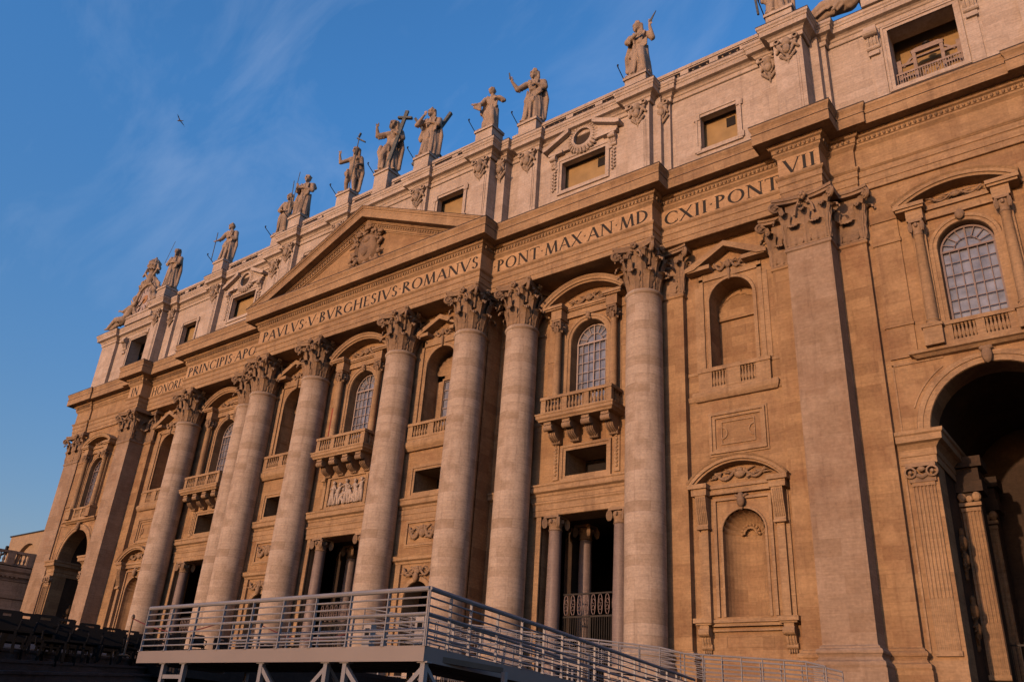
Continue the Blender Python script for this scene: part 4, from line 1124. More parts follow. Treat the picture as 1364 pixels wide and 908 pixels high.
# ------------------------------------------------------------------ niche bays
def niche_bay(cx, y):
    # upper niche
    zs = 25.35 - 1.55; m = MB()
    m.arcband(cx, zs, [(1.55, y), (1.57, y - .10), (1.75, y - .10), (1.8, y)], 0, 180, 24)
    for s in (-1, 1):
        m.box(*sorted((cx + s * 1.55, cx + s * 1.78)), y - .10, y + .05, 18.95, zs)
        m.box(*sorted((cx + s * 1.95, cx + s * 2.25)), y - .12, y + .05, 18.9, 26.0); m.box(*sorted((cx + s * 2.25, cx + s * 2.6)), y - .06, y + .05, 18.9, 25.2)
        m.box(*sorted((cx + s * 1.15, cx + s * 2.8)), y - .75, y + .05, 26.15, 26.45)
        z0, z1 = 26.47, 27.95
        m.prism_xz([(cx, z1), (cx + s * 2.95, z0), (cx + s * 2.95, z0 - .3), (cx + s * 2.3, z0 - .22), (cx, z1 - .42)], y - .85, y)
    m.box(cx - 2.25, cx + 2.25, y - .12, y + .05, 25.55, 25.75); m.box(cx - 2.05, cx + 2.05, y - .08, y + .05, 25.75, 26.15)
    su = P(m, 'niche_surround', 'trim')
    k = MB(); ornament(k, cx, y - .1, 26.35, 2.2, .9, 12, 5); k.caps((cx, y - .15, 26.0), .12, (cx, y - .15, 25.3), .07); P(k, 'carved_ornament', 'carve', su, smooth=60)
    k = MB(); shell(k, cx, y + 1.2, 23.2, 1.5, .32, 9)
    k.box(cx - 1.54, cx + 1.54, y + 1.3, y + 1.49, 22.95, 23.2)
    P(k, 'shell', 'wall', su, smooth=30)
    m = MB(); balustrade(m, cx - 2.45, cx + 2.45, y - .12, 17.3, 18.9, 5, 2, .95, .28, .12)
    m.box(cx - .47, cx + .47, y - .28, y + .05, 17.45, 18.75)
    strip(m, cx - 2.6, cx + 2.6, y - .0, [(0, 16.65), (.15, 16.7), (.25, 16.85), (.32, 17.0), (.32, 17.2), (.26, 17.32), (0, 17.33)])
    m.sweep([(cx - 3.3, y), (cx + 3.1, y)], [(0, 16.72), (.1, 16.8), (.14, 17.1), (0, 17.14)]); m.sweep([(cx - 3.3, y), (cx + 3.1, y)], [(0, 18.62), (.06, 18.66), (.06, 18.84), (0, 18.88)])
    P(m, 'balustrade', 'trim', su, smooth=35)
    # eared panel
    m = MB(); m.frame(cx - 1.5, cx + 1.5, 13.35, 15.35, .20, y - .10, y + .05); m.frame(cx - 1.7, cx + 1.7, 13.15, 15.55, .14, y - .2, y + .05); m.frame(cx - 1.84, cx + 1.84, 13.0, 15.7, .12, y - .08, y + .05)
    m.frame(cx - 1.05, cx + 1.05, 13.65, 15.05, .07, y - .07, y + .03)
    for s in (-1, 1):
        m.arcband(cx + s * 1.1, 14.35, [(.42, y + .02), (.42, y - .08), (.34, y - .08), (.34, y + .02)], 90 if s > 0 else -90, 270 if s > 0 else 90, 10)
    P(m, 'wall_panel', 'trim')
    # lower aedicule
    m = MB(); zs = 9.4 - 1.32
    m.arcband(cx, zs, [(1.32, y), (1.34, y - .08), (1.44, y - .08), (1.48, y)], 0, 180, 24)
    for s in (-1, 1):
        m.box(*sorted((cx + s * 1.32, cx + s * 1.46)), y - .08, y + .05, 3.2, zs); m.box(*sorted((cx + s * 1.66, cx + s * 1.84)), y - .15, y + .05, 3.2, 10.0)
        m.box(*sorted((cx + s * 2.15, cx + s * 2.6)), y - .32, y + .05, 3.1, 10.1)            # side pilasters
        m.box(*sorted((cx + s * 2.6, cx + s * 2.85)), y - .12, y + .05, 3.1, 10.4)
        m.box(*sorted((cx + s * 1.98, cx + s * 2.98)), y - .78, y + .05, 10.30, 10.72); m.box(*sorted((cx + s * 1.90, cx + s * 3.15)), y - .92, y + .05, 10.72, 11.0)
        m.box(*sorted((cx + s * 2.02, cx + s * 3.0)), y - .62, y + .05, 2.72, 2.82); m.box(*sorted((cx + s * 1.96, cx + s * 3.12)), y - .72, y + .05, 2.82, 3.08)
    m.box(cx - 1.84, cx + 1.84, y - .15, y + .05, 10.0, 10.15)
    m.box(cx - 2.0, cx + 2.0, y - .28, y + .05, 10.38, 10.72); m.box(cx - 2.0, cx + 2.0, y - .4, y + .05, 10.72, 10.92)
    m.box(cx - 2.1, cx + 2.1, y - .45, y + .05, 2.84, 3.02); m.box(cx - 2.1, cx + 2.1, y - .32, y + .05, 2.66, 2.84); m.box(cx - 2.1, cx + 2.1, y - .2, y + .05, 2.4, 2.5)
    c = 3.2; rs = 1.55; Rr = (c * c + rs * rs) / (2 * rs); zc = 11.0 + rs - Rr; an = math.degrees(math.asin(c / Rr))
    m.arcband(cx, zc, [(Rr - .36, y), (Rr - .36, y - .7), (Rr - .26, y - .72), (Rr - .24, y - .84), (Rr - .05, y - .86), (Rr - .03, y - .9), (Rr + .06, y - .98), (Rr + .06, y)], 90 - an, 90 + an, 24)
    m.frame(cx - 1.35, cx + 1.4, 1.55, 2.1, .02, y - .03, y + .03)
    ae = P(m, 'aedicule', 'trim')
    k = MB(); ornament(k, cx, y - .06, 11.55, 3.6, .9, 22, 6); k.ell((cx, y - .25, 9.85), (.26, .2, .38), 8, 6); k.caps((cx, y - .2, 10.2), .2, (cx, y - .15, 9.4), .08)
    for sg in (-1, 1): k.caps((cx + sg * .1, y - .2, 10.1), .1, (cx + sg * .35, y - .15, 10.25), .07)
    P(k, 'carved_ornament', 'carve', ae, smooth=60)
    for s in (-1, 1):
        k = MB(); xx = cx + s * 2.42
        k.prism_yz([(y, 10.3), (y - .72, 10.3), (y - .66, 9.6), (y - .42, 8.6), (y - .50, 8.45), (y - .5, 8.3), (y, 8.3)], xx - .34, xx + .34)
        for q in range(5): k.tube([(xx - .24 + .12 * q, y - .74, 10.2), (xx - .24 + .12 * q, y - .68, 9.6), (xx - .24 + .12 * q, y - .46, 8.62)], .035, 5)
        k.box(xx - .38, xx + .38, y - .54, y, 8.28, 8.42)
        P(k, 'fluted_console', 'trim', ae)
        k = MB(); xx = cx + s * 2.5; console(k, xx, .56, y, 2.72, 1.35, .55)
        for q in range(4): k.ell((xx - .2 + .13 * q, y - .12, 1.3), (.06, .08, .12), 6, 4)
        P(k, 'bracket', 'trim', ae, smooth=30)
    # concave niche with shell head
    k = MB(); n = 16; w = 1.32
    pts = [(cx - w * math.cos(math.pi * i / n), y + .01 + w * math.sin(math.pi * i / n)) for i in range(n + 1)]
    for (xa, ya), (xb, yb) in zip(pts, pts[1:]): k.quad((xa, ya, 3.18), (xb, yb, 3.18), (xb, yb, zs), (xa, ya, zs))
    k.add([(a, b, 3.2) for a, b in pts], [tuple(range(n + 1))])
    P(k, 'niche_recess', 'wall', ae, smooth=60)
    k = MB(); vs = []; nn, kk = 44, 10
    for j in range(kk + 1):
        el = math.pi / 2 * j / kk
        for i in range(nn + 1):
            a = math.pi * i / nn
            # meridians radiate from a small hub at the back of the niche
            px = -math.cos(a) * math.sin(el); py = math.cos(el); pz = math.sin(a) * math.sin(el)
            f = 1 - .06 * abs(math.sin(a * 11)) * math.sin(el)
            vs.append((cx + w * px * f, y + .01 + w * max(0, py) * f, zs + w * pz * f))
    k.add(vs, [(j * (nn + 1) + i, j * (nn + 1) + i + 1, (j + 1) * (nn + 1) + i + 1, (j + 1) * (nn + 1) + i) for j in range(kk) for i in range(nn)])
    k.arcband(cx, zs + .02, [(.34, y + .95), (.44, y + .9), (.5, y + 1.0)], 0, 180, 12)
    for i in range(9):
        a = R(180 * i / 8); k.ell((cx + .55 * math.cos(a), y + 1.05, zs + .05 + .55 * math.sin(a)), (.10, .12, .10), 6, 4)
    P(k, 'shell', 'wall', ae, smooth=30)
    # cement patch
for s in (-1, 1): niche_bay(s * BAYC, YN)

# ------------------------------------------------------------------ end bays with great arch
def fluted(mb, x0, x1, y, z0, z1, n=6, d=.12):
    w = (x1 - x0) / n; front = y - d; pts = [(x0, y + .05), (x0, front)]
    for i in range(n):
        a = x0 + w * i + w * .16; r = w * .34; c = a + r
        for k in range(7):
            t = math.pi * k / 6; pts.append((c - r * math.cos(t), front + .09 * math.sin(t)))
    pts += [(x1, front), (x1, y + .05)]
    zm = z0 + (z1 - z0) * .30
    mb.prism_xy(pts, zm, z1); mb.box(x0, x1, front + .03, y + .05, z0, zm + .01)
    for i in range(n):
        c = x0 + w * (i + .5); mb.tube([(c, front + .05, z0), (c, front + .05, zm)], w * .28, 8)
        mb.box(c - w * .5, c - w * .36, front, y, z0, zm)
    mb.box(x0 - .03, x1 + .03, front - .03, y + .03, z1, z1 + .2); mb.box(x0 - .06, x1 + .06, front - .06, y + .03, z0 - .25, z0)
def end_bay(cx, y, sd):
    m = MB(); zs = 12.7
    m.arcband(cx, zs, [(3.4, y), (3.43, y - .10), (3.75, y - .10), (3.77, y - .16), (4.05, y - .16), (4.12, y)], 0, 180, 40)
    # spandrel frames
    for s in (-1, 1):
        xo = cx + s * 4.95
        m.box(*sorted((xo, xo - s * .10)), y - .06, y + .02, 12.9, 16.95); m.box(*sorted((xo, cx + s * 2.2)), y - .06, y + .02, 16.85, 16.95)
        m.arcband(cx, zs, [(4.3, y + .02), (4.3, y - .06), (4.38, y - .06), (4.38, y + .02)], *((20, 58) if s > 0 else (122, 160)), 14)
        # impost entablature returning into the passage
        a, b = sorted((cx + s * 5.15, cx + s * 3.35))
        yy = y + 11.5
        path = [(cx - 5.2, y), (cx - 3.4, y), (cx - 3.4, yy)] if s < 0 else [(cx + 3.4, yy), (cx + 3.4, y), (cx + 5.2, y)]
        m.sweep(path, [(0, 10.95), (.06, 10.95), (.06, 11.35), (.12, 11.4), (.12, 11.75), (.2, 11.85), (.34, 12.0), (.55, 12.08), (.57, 12.42), (.66, 12.5), (.68, 12.68), (0, 12.72)])
        m.box(*sorted((cx + s * 5.1, cx + s * 4.99)), y - .1, y + .05, 1.2, 10.9)
        m.box(*sorted((cx + s * 5.0, cx + s * 3.4)), y - .05, y + .05, .9, 10.9) if False else None
        m.box(*sorted((cx + s * 5.15, cx + s * 3.38)), y - .22, y + .05, -.6, .85)
    ar = P(m, 'arch_surround', 'trim')
    m = MB(); m.ell((cx, y - .3, 16.45), (.28, .22, .5), 8, 6); m.caps((cx - .2, y - .3, 16.85), .15, (cx + .2, y - .3, 16.85), .15); P(m, 'keystone', 'carve', ar, smooth=60)
    for s in (-1, 1):
        m = MB(); a, b = sorted((cx + s * 4.85, cx + s * 3.5)); fluted(m, a + .12, b - .12, y, 1.3, 9.7); P(m, 'fluted_pilaster', 'trim', ar)
        k = MB(); xx = (a + b) / 2
        k.box(a, b, y - .2, y + .05, 9.9, 10.2); k.box(a - .08, b + .08, y - .34, y + .05, 10.72, 10.94)
        for q in (-1, 1):
            k.arcband(xx + q * .55, 10.42, [(.32, y), (.32, y - .34), (.22, y - .38), (.2, y)], 0, 360, 14); k.ell((xx + q * .55, y - .3, 10.42), (.12, .12, .12), 7, 5)
        k.caps((xx - .3, y - .2, 10.3), .1, (xx, y - .25, 10.15), .12); k.caps((xx + .3, y - .2, 10.3), .1, (xx, y - .25, 10.15), .12); k.ell((xx, y - .25, 10.6), (.2, .12, .16), 7, 5)
        P(k, 'ionic_capital', 'carve', ar, smooth=40)
    # passage behind the arch
    m = MB(); d0 = y + 1.55
    for s in (-1, 1):
        x = cx + s * 3.45
        m.box(*sorted((x, x + s * .8)), d0, y + 11.5, -.6, 16.5)
        for yy in (y + 4.2, y + 8.6):                      # piers facing the light
            m.box(*sorted((x - s * 1.15, x + s * .1)), yy, yy + 1.1, -.6, 10.9)
            m.box(*sorted((x - s * 1.4, x)), yy - .2, yy + 1.3, 10.3, 10.92)
            m.box(*sorted((x - s * 1.55, x)), yy - .35, yy + 1.4, 11.7, 12.3); m.box(*sorted((x - s * 1.3, x)), yy - .1, yy + 1.2, 10.9, 11.7)
    n = 20
    for i in range(n):
        a0, a1 = math.pi * i / n, math.pi * (i + 1) / n
        m.quad((cx - 3.45 * math.cos(a0), d0, zs + 3.45 * math.sin(a0)), (cx - 3.45 * math.cos(a1), d0, zs + 3.45 * math.sin(a1)), (cx - 3.45 * math.cos(a1), y + 11.5, zs + 3.45 * math.sin(a1)), (cx - 3.45 * math.cos(a0), y + 11.5, zs + 3.45 * math.sin(a0)))
    pa = P(m, 'arched_passage', 'room')
    for s in (-1, 1):
        x = cx + s * 3.45
        for yy in (y + 4.2, y + 8.6):
            m = MB(); a, b = sorted((x - s * 1.1, x - s * .15)); fluted(m, a, b, yy - .01, .6, 9.2, 5)
            m.box(a - .1, b + .1, yy - .2, yy, 9.5, 9.7)
            for q in (a + .1, b - .1): m.ell((q, yy - .15, 10.0), (.24, .2, .28), 8, 6)
            m.ell(((a + b) / 2, yy - .15, 9.9), (.2, .15, .2), 8, 6)
            P(m, 'inner_pilaster', 'trim', pa)
    for s in (-1, 1):
        x = cx + s * 3.40
        for q, (zc, yy) in enumerate(((3.0, y + 2.9), (6.6, y + 2.9), (4.4, y + 7.3))):
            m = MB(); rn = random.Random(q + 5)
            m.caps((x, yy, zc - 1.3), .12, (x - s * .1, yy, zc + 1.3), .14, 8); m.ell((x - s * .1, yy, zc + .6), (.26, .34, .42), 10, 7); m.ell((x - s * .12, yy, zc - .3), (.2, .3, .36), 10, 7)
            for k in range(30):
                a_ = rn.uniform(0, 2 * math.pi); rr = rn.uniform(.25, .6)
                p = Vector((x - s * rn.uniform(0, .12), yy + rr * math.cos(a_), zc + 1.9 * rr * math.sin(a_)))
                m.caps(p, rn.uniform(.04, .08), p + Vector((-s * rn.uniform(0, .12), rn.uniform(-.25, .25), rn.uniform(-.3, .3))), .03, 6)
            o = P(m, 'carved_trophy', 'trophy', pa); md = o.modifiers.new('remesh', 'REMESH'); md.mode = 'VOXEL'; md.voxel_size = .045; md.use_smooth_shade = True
    # back wall: blue-grey recess with round headed niche and figure
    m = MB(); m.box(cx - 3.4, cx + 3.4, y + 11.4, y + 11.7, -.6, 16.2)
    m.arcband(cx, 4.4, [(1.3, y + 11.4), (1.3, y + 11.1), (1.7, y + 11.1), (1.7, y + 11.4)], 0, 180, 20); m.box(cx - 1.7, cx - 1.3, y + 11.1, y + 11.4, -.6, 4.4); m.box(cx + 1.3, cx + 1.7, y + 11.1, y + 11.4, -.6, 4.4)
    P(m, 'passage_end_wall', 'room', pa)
    g_ = MB()
    for i in range(32): g_.box(cx - 3.3 + i * .213, cx - 3.27 + i * .213, y + 6.4, y + 6.43, -.6, 2.5)
    g_.box(cx - 3.35, cx + 3.35, y + 6.38, y + 6.45, 2.3, 2.4); g_.box(cx - 3.35, cx + 3.35, y + 6.38, y + 6.45, -.3, -.2)
    P(g_, 'iron_fence', 'bronze', pa)
    # upper window aedicule
    m = MB(); zw = 25.2 - 1.5
    m.arcband(cx, zw, [(1.5, y), (1.53, y - .12), (1.72, y - .12), (1.74, y - .18), (1.92, y - .18), (1.98, y)], 0, 180, 24)
    for s in (-1, 1):
        m.box(*sorted((cx + s * 1.51, cx + s * 1.73)), y - .12, y + .05, 18.8, zw); m.box(*sorted((cx + s * 1.73, cx + s * 1.94)), y - .18, y + .05, 18.8, zw)
        m.box(*sorted((cx + s * 1.95, cx + s * 2.7)), y - .3, y + .05, 17.3, 26.0)
        m.box(*sorted((cx + s * 1.85, cx + s * 2.8)), y - .8, y + .05, 25.7, 26.4); m.box(*sorted((cx + s * 1.72, cx + s * 3.3)), y - .95, y + .05, 26.4, 26.55); m.box(*sorted((cx + s * 1.66, cx + s * 3.4)), y - 1.05, y + .05, 26.55, 26.8)
    m.box(cx - 1.9, cx + 1.9, y - .2, y + .05, 25.85, 26.4); m.box(cx - 1.9, cx + 1.9, y - .35, y + .05, 26.4, 26.7)
    c = 3.35; rs = 1.1; Rr = (c * c + rs * rs) / (2 * rs); zc = 26.8 + rs - Rr; an = math.degrees(math.asin(c / Rr))
    m.arcband(cx, zc, [(Rr - .25, y), (Rr - .25, y - .85), (Rr - .12, y - .9), (Rr - .1, y - .98), (Rr + .1, y - 1.0), (Rr + .22, y - 1.1), (Rr + .22, y)], 90 - an, 90 + an, 24)
    strip(m, cx - 3.3, cx + 3.3, y, [(0, 16.95), (.25, 17.0), (.4, 17.15), (.55, 17.2), (.55, 17.38), (0, 17.4)])
    for s in (-1, 1): m.box(*sorted((cx + s * 1.85, cx + s * 2.85)), y - .85, y + .05, 17.4, 18.5); m.box(*sorted((cx + s * 1.78, cx + s * 2.92)), y - .92, y + .05, 18.5, 18.68)
    su = P(m, 'window_surround', 'trim')
    m = MB(); ornament(m, cx, y - .2, 27.0, 3.0, .55, 16, 13); m.ell((cx, y - .25, 25.6), (.28, .16, .35), 8, 6); P(m, 'carved_ornament', 'carve', su, smooth=60)
    m = MB(); balustrade(m, cx - 1.85, cx + 1.85, y - .35, 17.4, 18.8, 6, 2, .45, .28, .12); P(m, 'balustrade', 'trim', su, smooth=35)
    for s in (-1, 1):
        m = MB(); xx = cx + s * 2.32; yy = y - .45
        m.lathe([(.42, 18.68), (.44, 18.8), (.34, 18.92), (.38, 19.02), (.31, 19.12), (.31, 21), (.26, 24.6), (.3, 24.66), (.27, 24.7)], xx, yy, 20); P(m, 'window_column', 'trim', su, smooth=40)
        k = MB(); ionic(k, xx, yy, 24.7, 25.7, .28); P(k, 'small_capital', 'carve', su, smooth=40)
    window(cx, 1.48, 18.85, 25.15, y + .5, 6, 6, 'bar_dark')
for s in (-1, 1):
    XF = (lambda v, c=s * BAYE: (c + (v[0] - c) * .978, YE + (v[1] - YE) * 1.0, v[2] * .978 - .10))
    end_bay(s * BAYE, YE, s)
XF = None

# ------------------------------------------------------------------ attic
A_Z0 = ZC1 + .05
att_r = [(14.0, -2.85), (14.0, -1.5), (30.3, -1.5), (30.3, -.8), (41.9, -.8), (41.9, .3), (57.0, .3), (57.0, 8)]
def attic_panel(m, x0, x1, y, holes): panel(m, x0, x1, A_Z0, 42.3, y, holes, .9)
m = MB()
for s in (-1, 1):
    hs = [dict(cx=s * BAYN, w=1.55, z0=36.9, z1=40.0, d=.5)]
    a, b = sorted((0, s * 14.0)); attic_panel(m, a, b, -2.85, hs)
    m.quad((s * 14, -2.85, A_Z0), (s * 14, -1.5, A_Z0), (s * 14, -1.5, 42.3), (s * 14, -2.85, 42.3))
    a, b = sorted((s * 14, s * 29.6)); attic_panel(m, a, b, -1.5, [dict(cx=s * 22.57, w=2.1, z0=36.75, z1=39.5, d=.5)])
    m.quad((s * 29.6, -1.5, A_Z0), (s * 29.6, -.8, A_Z0), (s * 29.6, -.8, 42.3), (s * 29.6, -1.5, 42.3))
    a, b = sorted((s * 29.6, s * 41.6)); attic_panel(m, a, b, -.8, [dict(cx=s * 34.0, w=1.42, z0=36.2, z1=39.15, d=.5)])
    m.quad((s * 41.6, -.8, A_Z0), (s * 41.6, .3, A_Z0), (s * 41.6, .3, 42.3), (s * 41.6, -.8, 42.3))
    a, b = sorted((s * 41.6, s * 57.0)); attic_panel(m, a, b, .3, [dict(cx=s * 48.0, w=2.05, z0=36.3, z1=41.2, d=1.4)])
    m.quad((s * 57, .3, A_Z0), (s * 57, 14, A_Z0), (s * 57, 14, 42.3), (s * 57, .3, 42.3))
attic = P(m, 'attic_wall', 'attic')
# rooms behind the attic openings
for s in (-1, 1):
    for cx, w, y, z0, z1 in ((s * BAYN, 2.4, -2.3, 36.4, 41), (s * 22.57, 3.2, -.95, 36.2, 40.6), (s * 34.0, 2.2, -.25, 35.7, 40.2)):
        m = MB(); yb = y + .30
        m.quad((cx - w, yb, z0), (cx + w, yb, z0), (cx + w, yb, z1), (cx - w, yb, z1)); m.quad((cx - w, y, z0), (cx - w, yb, z0), (cx - w, yb, z1), (cx - w, y, z1)); m.quad((cx + w, y, z0), (cx + w, yb, z0), (cx + w, yb, z1), (cx + w, y, z1))
        m.quad((cx - w, y, z1), (cx + w, y, z1), (cx + w, yb, z1), (cx - w, yb, z1)); P(m, 'attic_room', 'ledroom', attic)
for s in (-1, 1):
    for cx, y, z in ((s * 22.57 + 1.2, -.95, 38.9), (s * 34.0 + .6, -.25, 38.5)):
        m = MB(); m.box(cx - .35, cx + .35, y + .26, y + .32, z - .42, z + .42); P(m, 'dark_hatch', 'dark', attic)
m = MB()
m.box(-56.8, 56.8, 5.5, 5.8, 34, 42.6)
m.box(-56.5, 56.5, .6, 6, 42.3, 42.5); m.box(-41.5, 41.5, -.6, .6, 42.35, 42.5)
P(m, 'attic_backing', 'attic', attic)
# attic pilasters with carved heads
APIL = []
for s in (-1, 1):
    for a, b, y, yb, half in ((4.5, 6.45, -3.2, -2.8, 0), (12.15, 14.05, -3.35, -1.4, 0), (14.05, 14.95, -2.3, -1.4, 1), (16.25, 18.15, -1.95, -1.4, 0), (27.0, 28.9, -2.05, -1.4, 0), (28.9, 30.2, -1.1, -.7, 1), (37.5, 38.95, -1.15, -.7, 1), (38.95, 40.95, -2.15, -.7, 0), (40.95, 41.95, -.25, .4, 2), (53.5, 57.1, -.1, .4, 2)):
        x0, x1 = sorted((s * a, s * b)); m = MB()
        m.box(x0, x1, y, yb, A_Z0, 42.3)
        if half == 0:
            m.box(x0 + .28, x1 - .28, y - .05, y + .1, A_Z0, 40.0) ; m.box(x0 + .42, x1 - .42, y - .10, y + .1, A_Z0, 40.0)
        p = P(m, 'attic_pilaster', 'attic')
        if half < 2:
            c = (x0 + x1) / 2; w = (x1 - x0); k = MB(); rn = random.Random(int(a * 10))
            k.ell((c, y - .22, 41.35), (.34, .3, .42), 10, 8); k.ell((c, y - .3, 40.7), (.30, .22, .4), 10, 6)
            for q in (-1, 1):
                k.arcband(c + q * w * .33, 41.6, [(.24, y), (.24, y - .35), (.12, y - .38), (.1, y)], 0, 360, 10)
                k.caps((c + q * w * .3, y - .15, 41.3), .16, (c + q * .15, y - .2, 40.3), .1, 7); k.caps((c + q * w * .2, y - .25, 41.2), .14, (c + q * w * .38, y - .1, 40.75), .1, 7)
                for j in range(5): k.ell((c + q * (.5 - .1 * j), y - .14, 40.35 - .12 * j), (.13, .12, .13), 6, 4)
            k.caps((c, y - .15, 40.2), .16, (c, y - .08, 39.5), .05, 7)
            P(k, 'carved_mask', 'statue', p, smooth=60)
# attic cornice with a break over each pilaster
brk = [(4.4, 6.55, -3.25, -2.9), (12.05, 14.15, -3.4, -2.35), (14.15, 15.0, -2.35, -1.55), (16.15, 18.25, -2.0, -1.55), (26.9, 29.0, -2.1, -1.15), (29.0, 30.3, -1.15, -.85), (37.4, 38.85, -1.2, -1.2), (38.85, 41.05, -2.2, -.3), (41.05, 42.0, -.3, .25), (53.4, 57.15, -.15, -.15)]
cur = -2.9; rt = [(0.0, -2.9)]
for a, b, y, ynext in brk:
    if abs(cur - y) > 1e-6:
        rt.append((a, cur)); rt.append((a, y))
    rt.append((b, y)); rt.append((b, ynext)) if abs(ynext - y) > 1e-6 else None
    cur = ynext
rt = [p for p in rt if p]
rt.append((57.15, 8))
clean = []
for p in rt:
    if not clean or (Vector(p) - Vector(clean[-1])).length > .01: clean.append(p)
AC = [(0.02, 41.62), (.08, 41.66), (.08, 42.0), (.16, 42.05), (.22, 42.2), (.34, 42.28), (.60, 42.34), (.62, 42.72), (.68, 42.76), (.70, 42.9), (.78, 42.98), (.78, ZT), (-.6, ZT + .05)]
m = MB(); m.sweep([(-x, y) for x, y in reversed(clean[1:])] + clean[1:], AC)
for s in (-1, 1):
    for a, b, y, yn in brk:
        x0, x1 = sorted((s * a, s * b)); m.box(x0 + .02, x1 - .02, y + .03, 1.0, 41.7, ZT)
acn = P(m, 'attic_cornice', 'attic')
m = MB(); m.sweep([(-x, y) for x, y in reversed(clean[1:])] + clean[1:], [(.76, ZT - .02), (.80, ZT - .02), (.80, ZT + .035), (.6, ZT + .06)]); P(m, 'lead_flashing', 'lead', acn)
# attic windows
def attic_window(cx, w, z0, z1, y, fancy):
    m = MB(); m.frame(cx - w, cx + w, z0, z1, .24, y - .08, y + .05); m.frame(cx - w - .24, cx + w + .24, z0 - .24, z1 + .24, .14, y - .15, y + .05)
    for s in (-1, 1): m.box(*sorted((cx + s * (w + .3), cx + s * (w + .62))), y - .13, y + .05, z1 - .45, z1 + .5) if fancy == 1 else None
    if fancy == 0:
        for s in (-1, 1):
            for z in (z1 - .25, z0 - .25): m.box(*sorted((cx + s * (w + .02), cx + s * (w + .5))), y - .165, y + .05, z, z + .5)
    o = P(m, 'attic_window', 'attic')
    if fancy == 1:
        for s in (-1, 1):
            m = MB()
            m.prism_xz([(cx + s * 1.3, 42.1 + .35), (cx + s * 3.75, 41.0), (cx + s * 3.75, 40.7), (cx + s * 1.3, 42.1)], y - .55, y + .02) if False else None
            m.prism_xz([(cx + s * 1.15, 42.35), (cx + s * 3.7, 41.15), (cx + s * 3.7, 40.82), (cx + s * 3.3, 40.9), (cx + s * 1.15, 41.93)], y - .75, y + .02)
            m.prism_xz([(cx + s * 1.15, 41.9), (cx + s * 3.3, 40.88), (cx + s * 3.3, 40.5), (cx + s * 1.15, 40.5)], y - .3, y + .02)
            m.box(*sorted((cx + s * 1.9, cx + s * 3.3)), y - .45, y + .02, 40.35, 40.6)
            console(m, cx + s * 2.85, .5, y, 40.4, 1.2, .42)
            for k in range(12): m.ell((cx + s * 2.85 + .1 * (-1) ** k, y - .1, 38.9 - .17 * k), (.13, .1, .12), 6, 4)
            P(m, 'broken_pediment', 'attic', o)
        m = MB()
        n = 26
        for i in range(n):
            a = 2 * math.pi * i / n; m.caps((cx + 1.05 * math.cos(a), y - .35, 41.2 + 1.0 * math.sin(a)), .08, (cx + 1.42 * math.cos(a), y - .2, 41.2 + 1.38 * math.sin(a)), .16, 6)
        m.arcband(cx, 41.2, [(.82, y), (.82, y - .4), (1.1, y - .35), (1.3, y)], 0, 360, 30)
        P(m, 'shell_medallion', 'attic', o, smooth=50)
        m = MB(); m.arcband(cx, 41.2, [(.01, y - .05), (.82, y - .05), (.82, y + .0), (.01, y + .0)], 0, 360, 24); P(m, 'medallion_recess', 'room', o)
    if fancy == 2:
        for s in (-1, 1):
            m = MB(); m.box(*sorted((cx + s * (w + .45), cx + s * (w + 1.2))), y - .12, y + .05, 35.0, 41.6)
            console(m, cx + s * (w + .95), .8, y, 41.6, 1.7, .7); m.box(*sorted((cx + s * (w + .6), cx + s * (w + 1.3))), y - .3, y + .03, 39.4, 39.75)
            P(m, 'window_console', 'attic', o)
    return o
for s in (-1, 1):
    attic_window(s * BAYN, 1.55, 36.9, 40.0, -2.85, 0); attic_window(s * 22.57, 2.1, 36.75, 39.5, -1.5, 1)
    attic_window(s * 34.0, 1.42, 36.2, 39.15, -.8, 0); attic_window(s * 48.0, 2.05, 36.3, 41.2, .3, 2)
# attic balustrade with pedestals
def bal_path(m, x0, x1, y, n_groups):
    gw = (x1 - x0) / n_groups
    m.box(x0, x1, y - .32, y + .32, ZT, 43.5); m.box(x0, x1, y - .36, y + .36, 44.35, 44.66); m.box(x0, x1, y - .28, y + .28, 44.25, 44.36)
    for g_ in range(n_groups):
        xs = x0 + g_ * gw; m.box(xs, xs + .35, y - .3, y + .3, 43.48, 44.3); m.box(xs + gw - .35, xs + gw, y - .3, y + .3, 43.48, 44.3)
        n = max(3, int((gw - .7) / .46))
        for i in range(n): m.lathe([(r, 43.5 + z) for r, z in baluster_prof(.15, .77)], xs + .35 + (gw - .7) * (i + .5) / n, y, seg=6, cap=False)
for s in (-1, 1):
    for a, b, y, n in ((1.2, 4.4, -2.7, 1), (6.5, 12.2, -2.7, 2), (15.0, 16.2, -1.4, 1), (18.2, 26.9, -1.4, 3), (29.0, 38.9, -.75, 4)):
        x0, x1 = sorted((s * a, s * b)); m = MB(); bal_path(m, x0, x1, y, n); P(m, 'attic_balustrade', 'attic', attic)
PED = [(0, -2.75, 46.0), (5.47, -2.75, 45.55), (-5.47, -2.75, 45.6), (13.1, -2.75, 45.3), (-13.1, -2.75, 45.5), (17.2, -1.75, 44.95), (-17.2, -1.75, 45.2), (27.95, -1.8, 44.55), (-27.95, -1.8, 45.1), (39.7, -1.9, 44.4), (-39.7, -1.9, 44.9)]
for x, y, zt in PED:
    m = MB(); m.box(x - .95, x + .95, y - .75, y + .8, ZT, zt - .3); m.box(x - 1.06, x + 1.06, y - .88, y + .85, zt - .3, zt - .05); m.box(x - 1.0, x + 1.0, y - .8, y + .8, ZT, ZT + .35)
    m.box(x - .85, x + .85, y - .7, y + .7, zt - .06, zt); m.box(x - 1.08, x + 1.08, y - .90, y + .87, zt - .062, zt - .035)
    P(m, 'statue_pedestal', 'attic', attic)

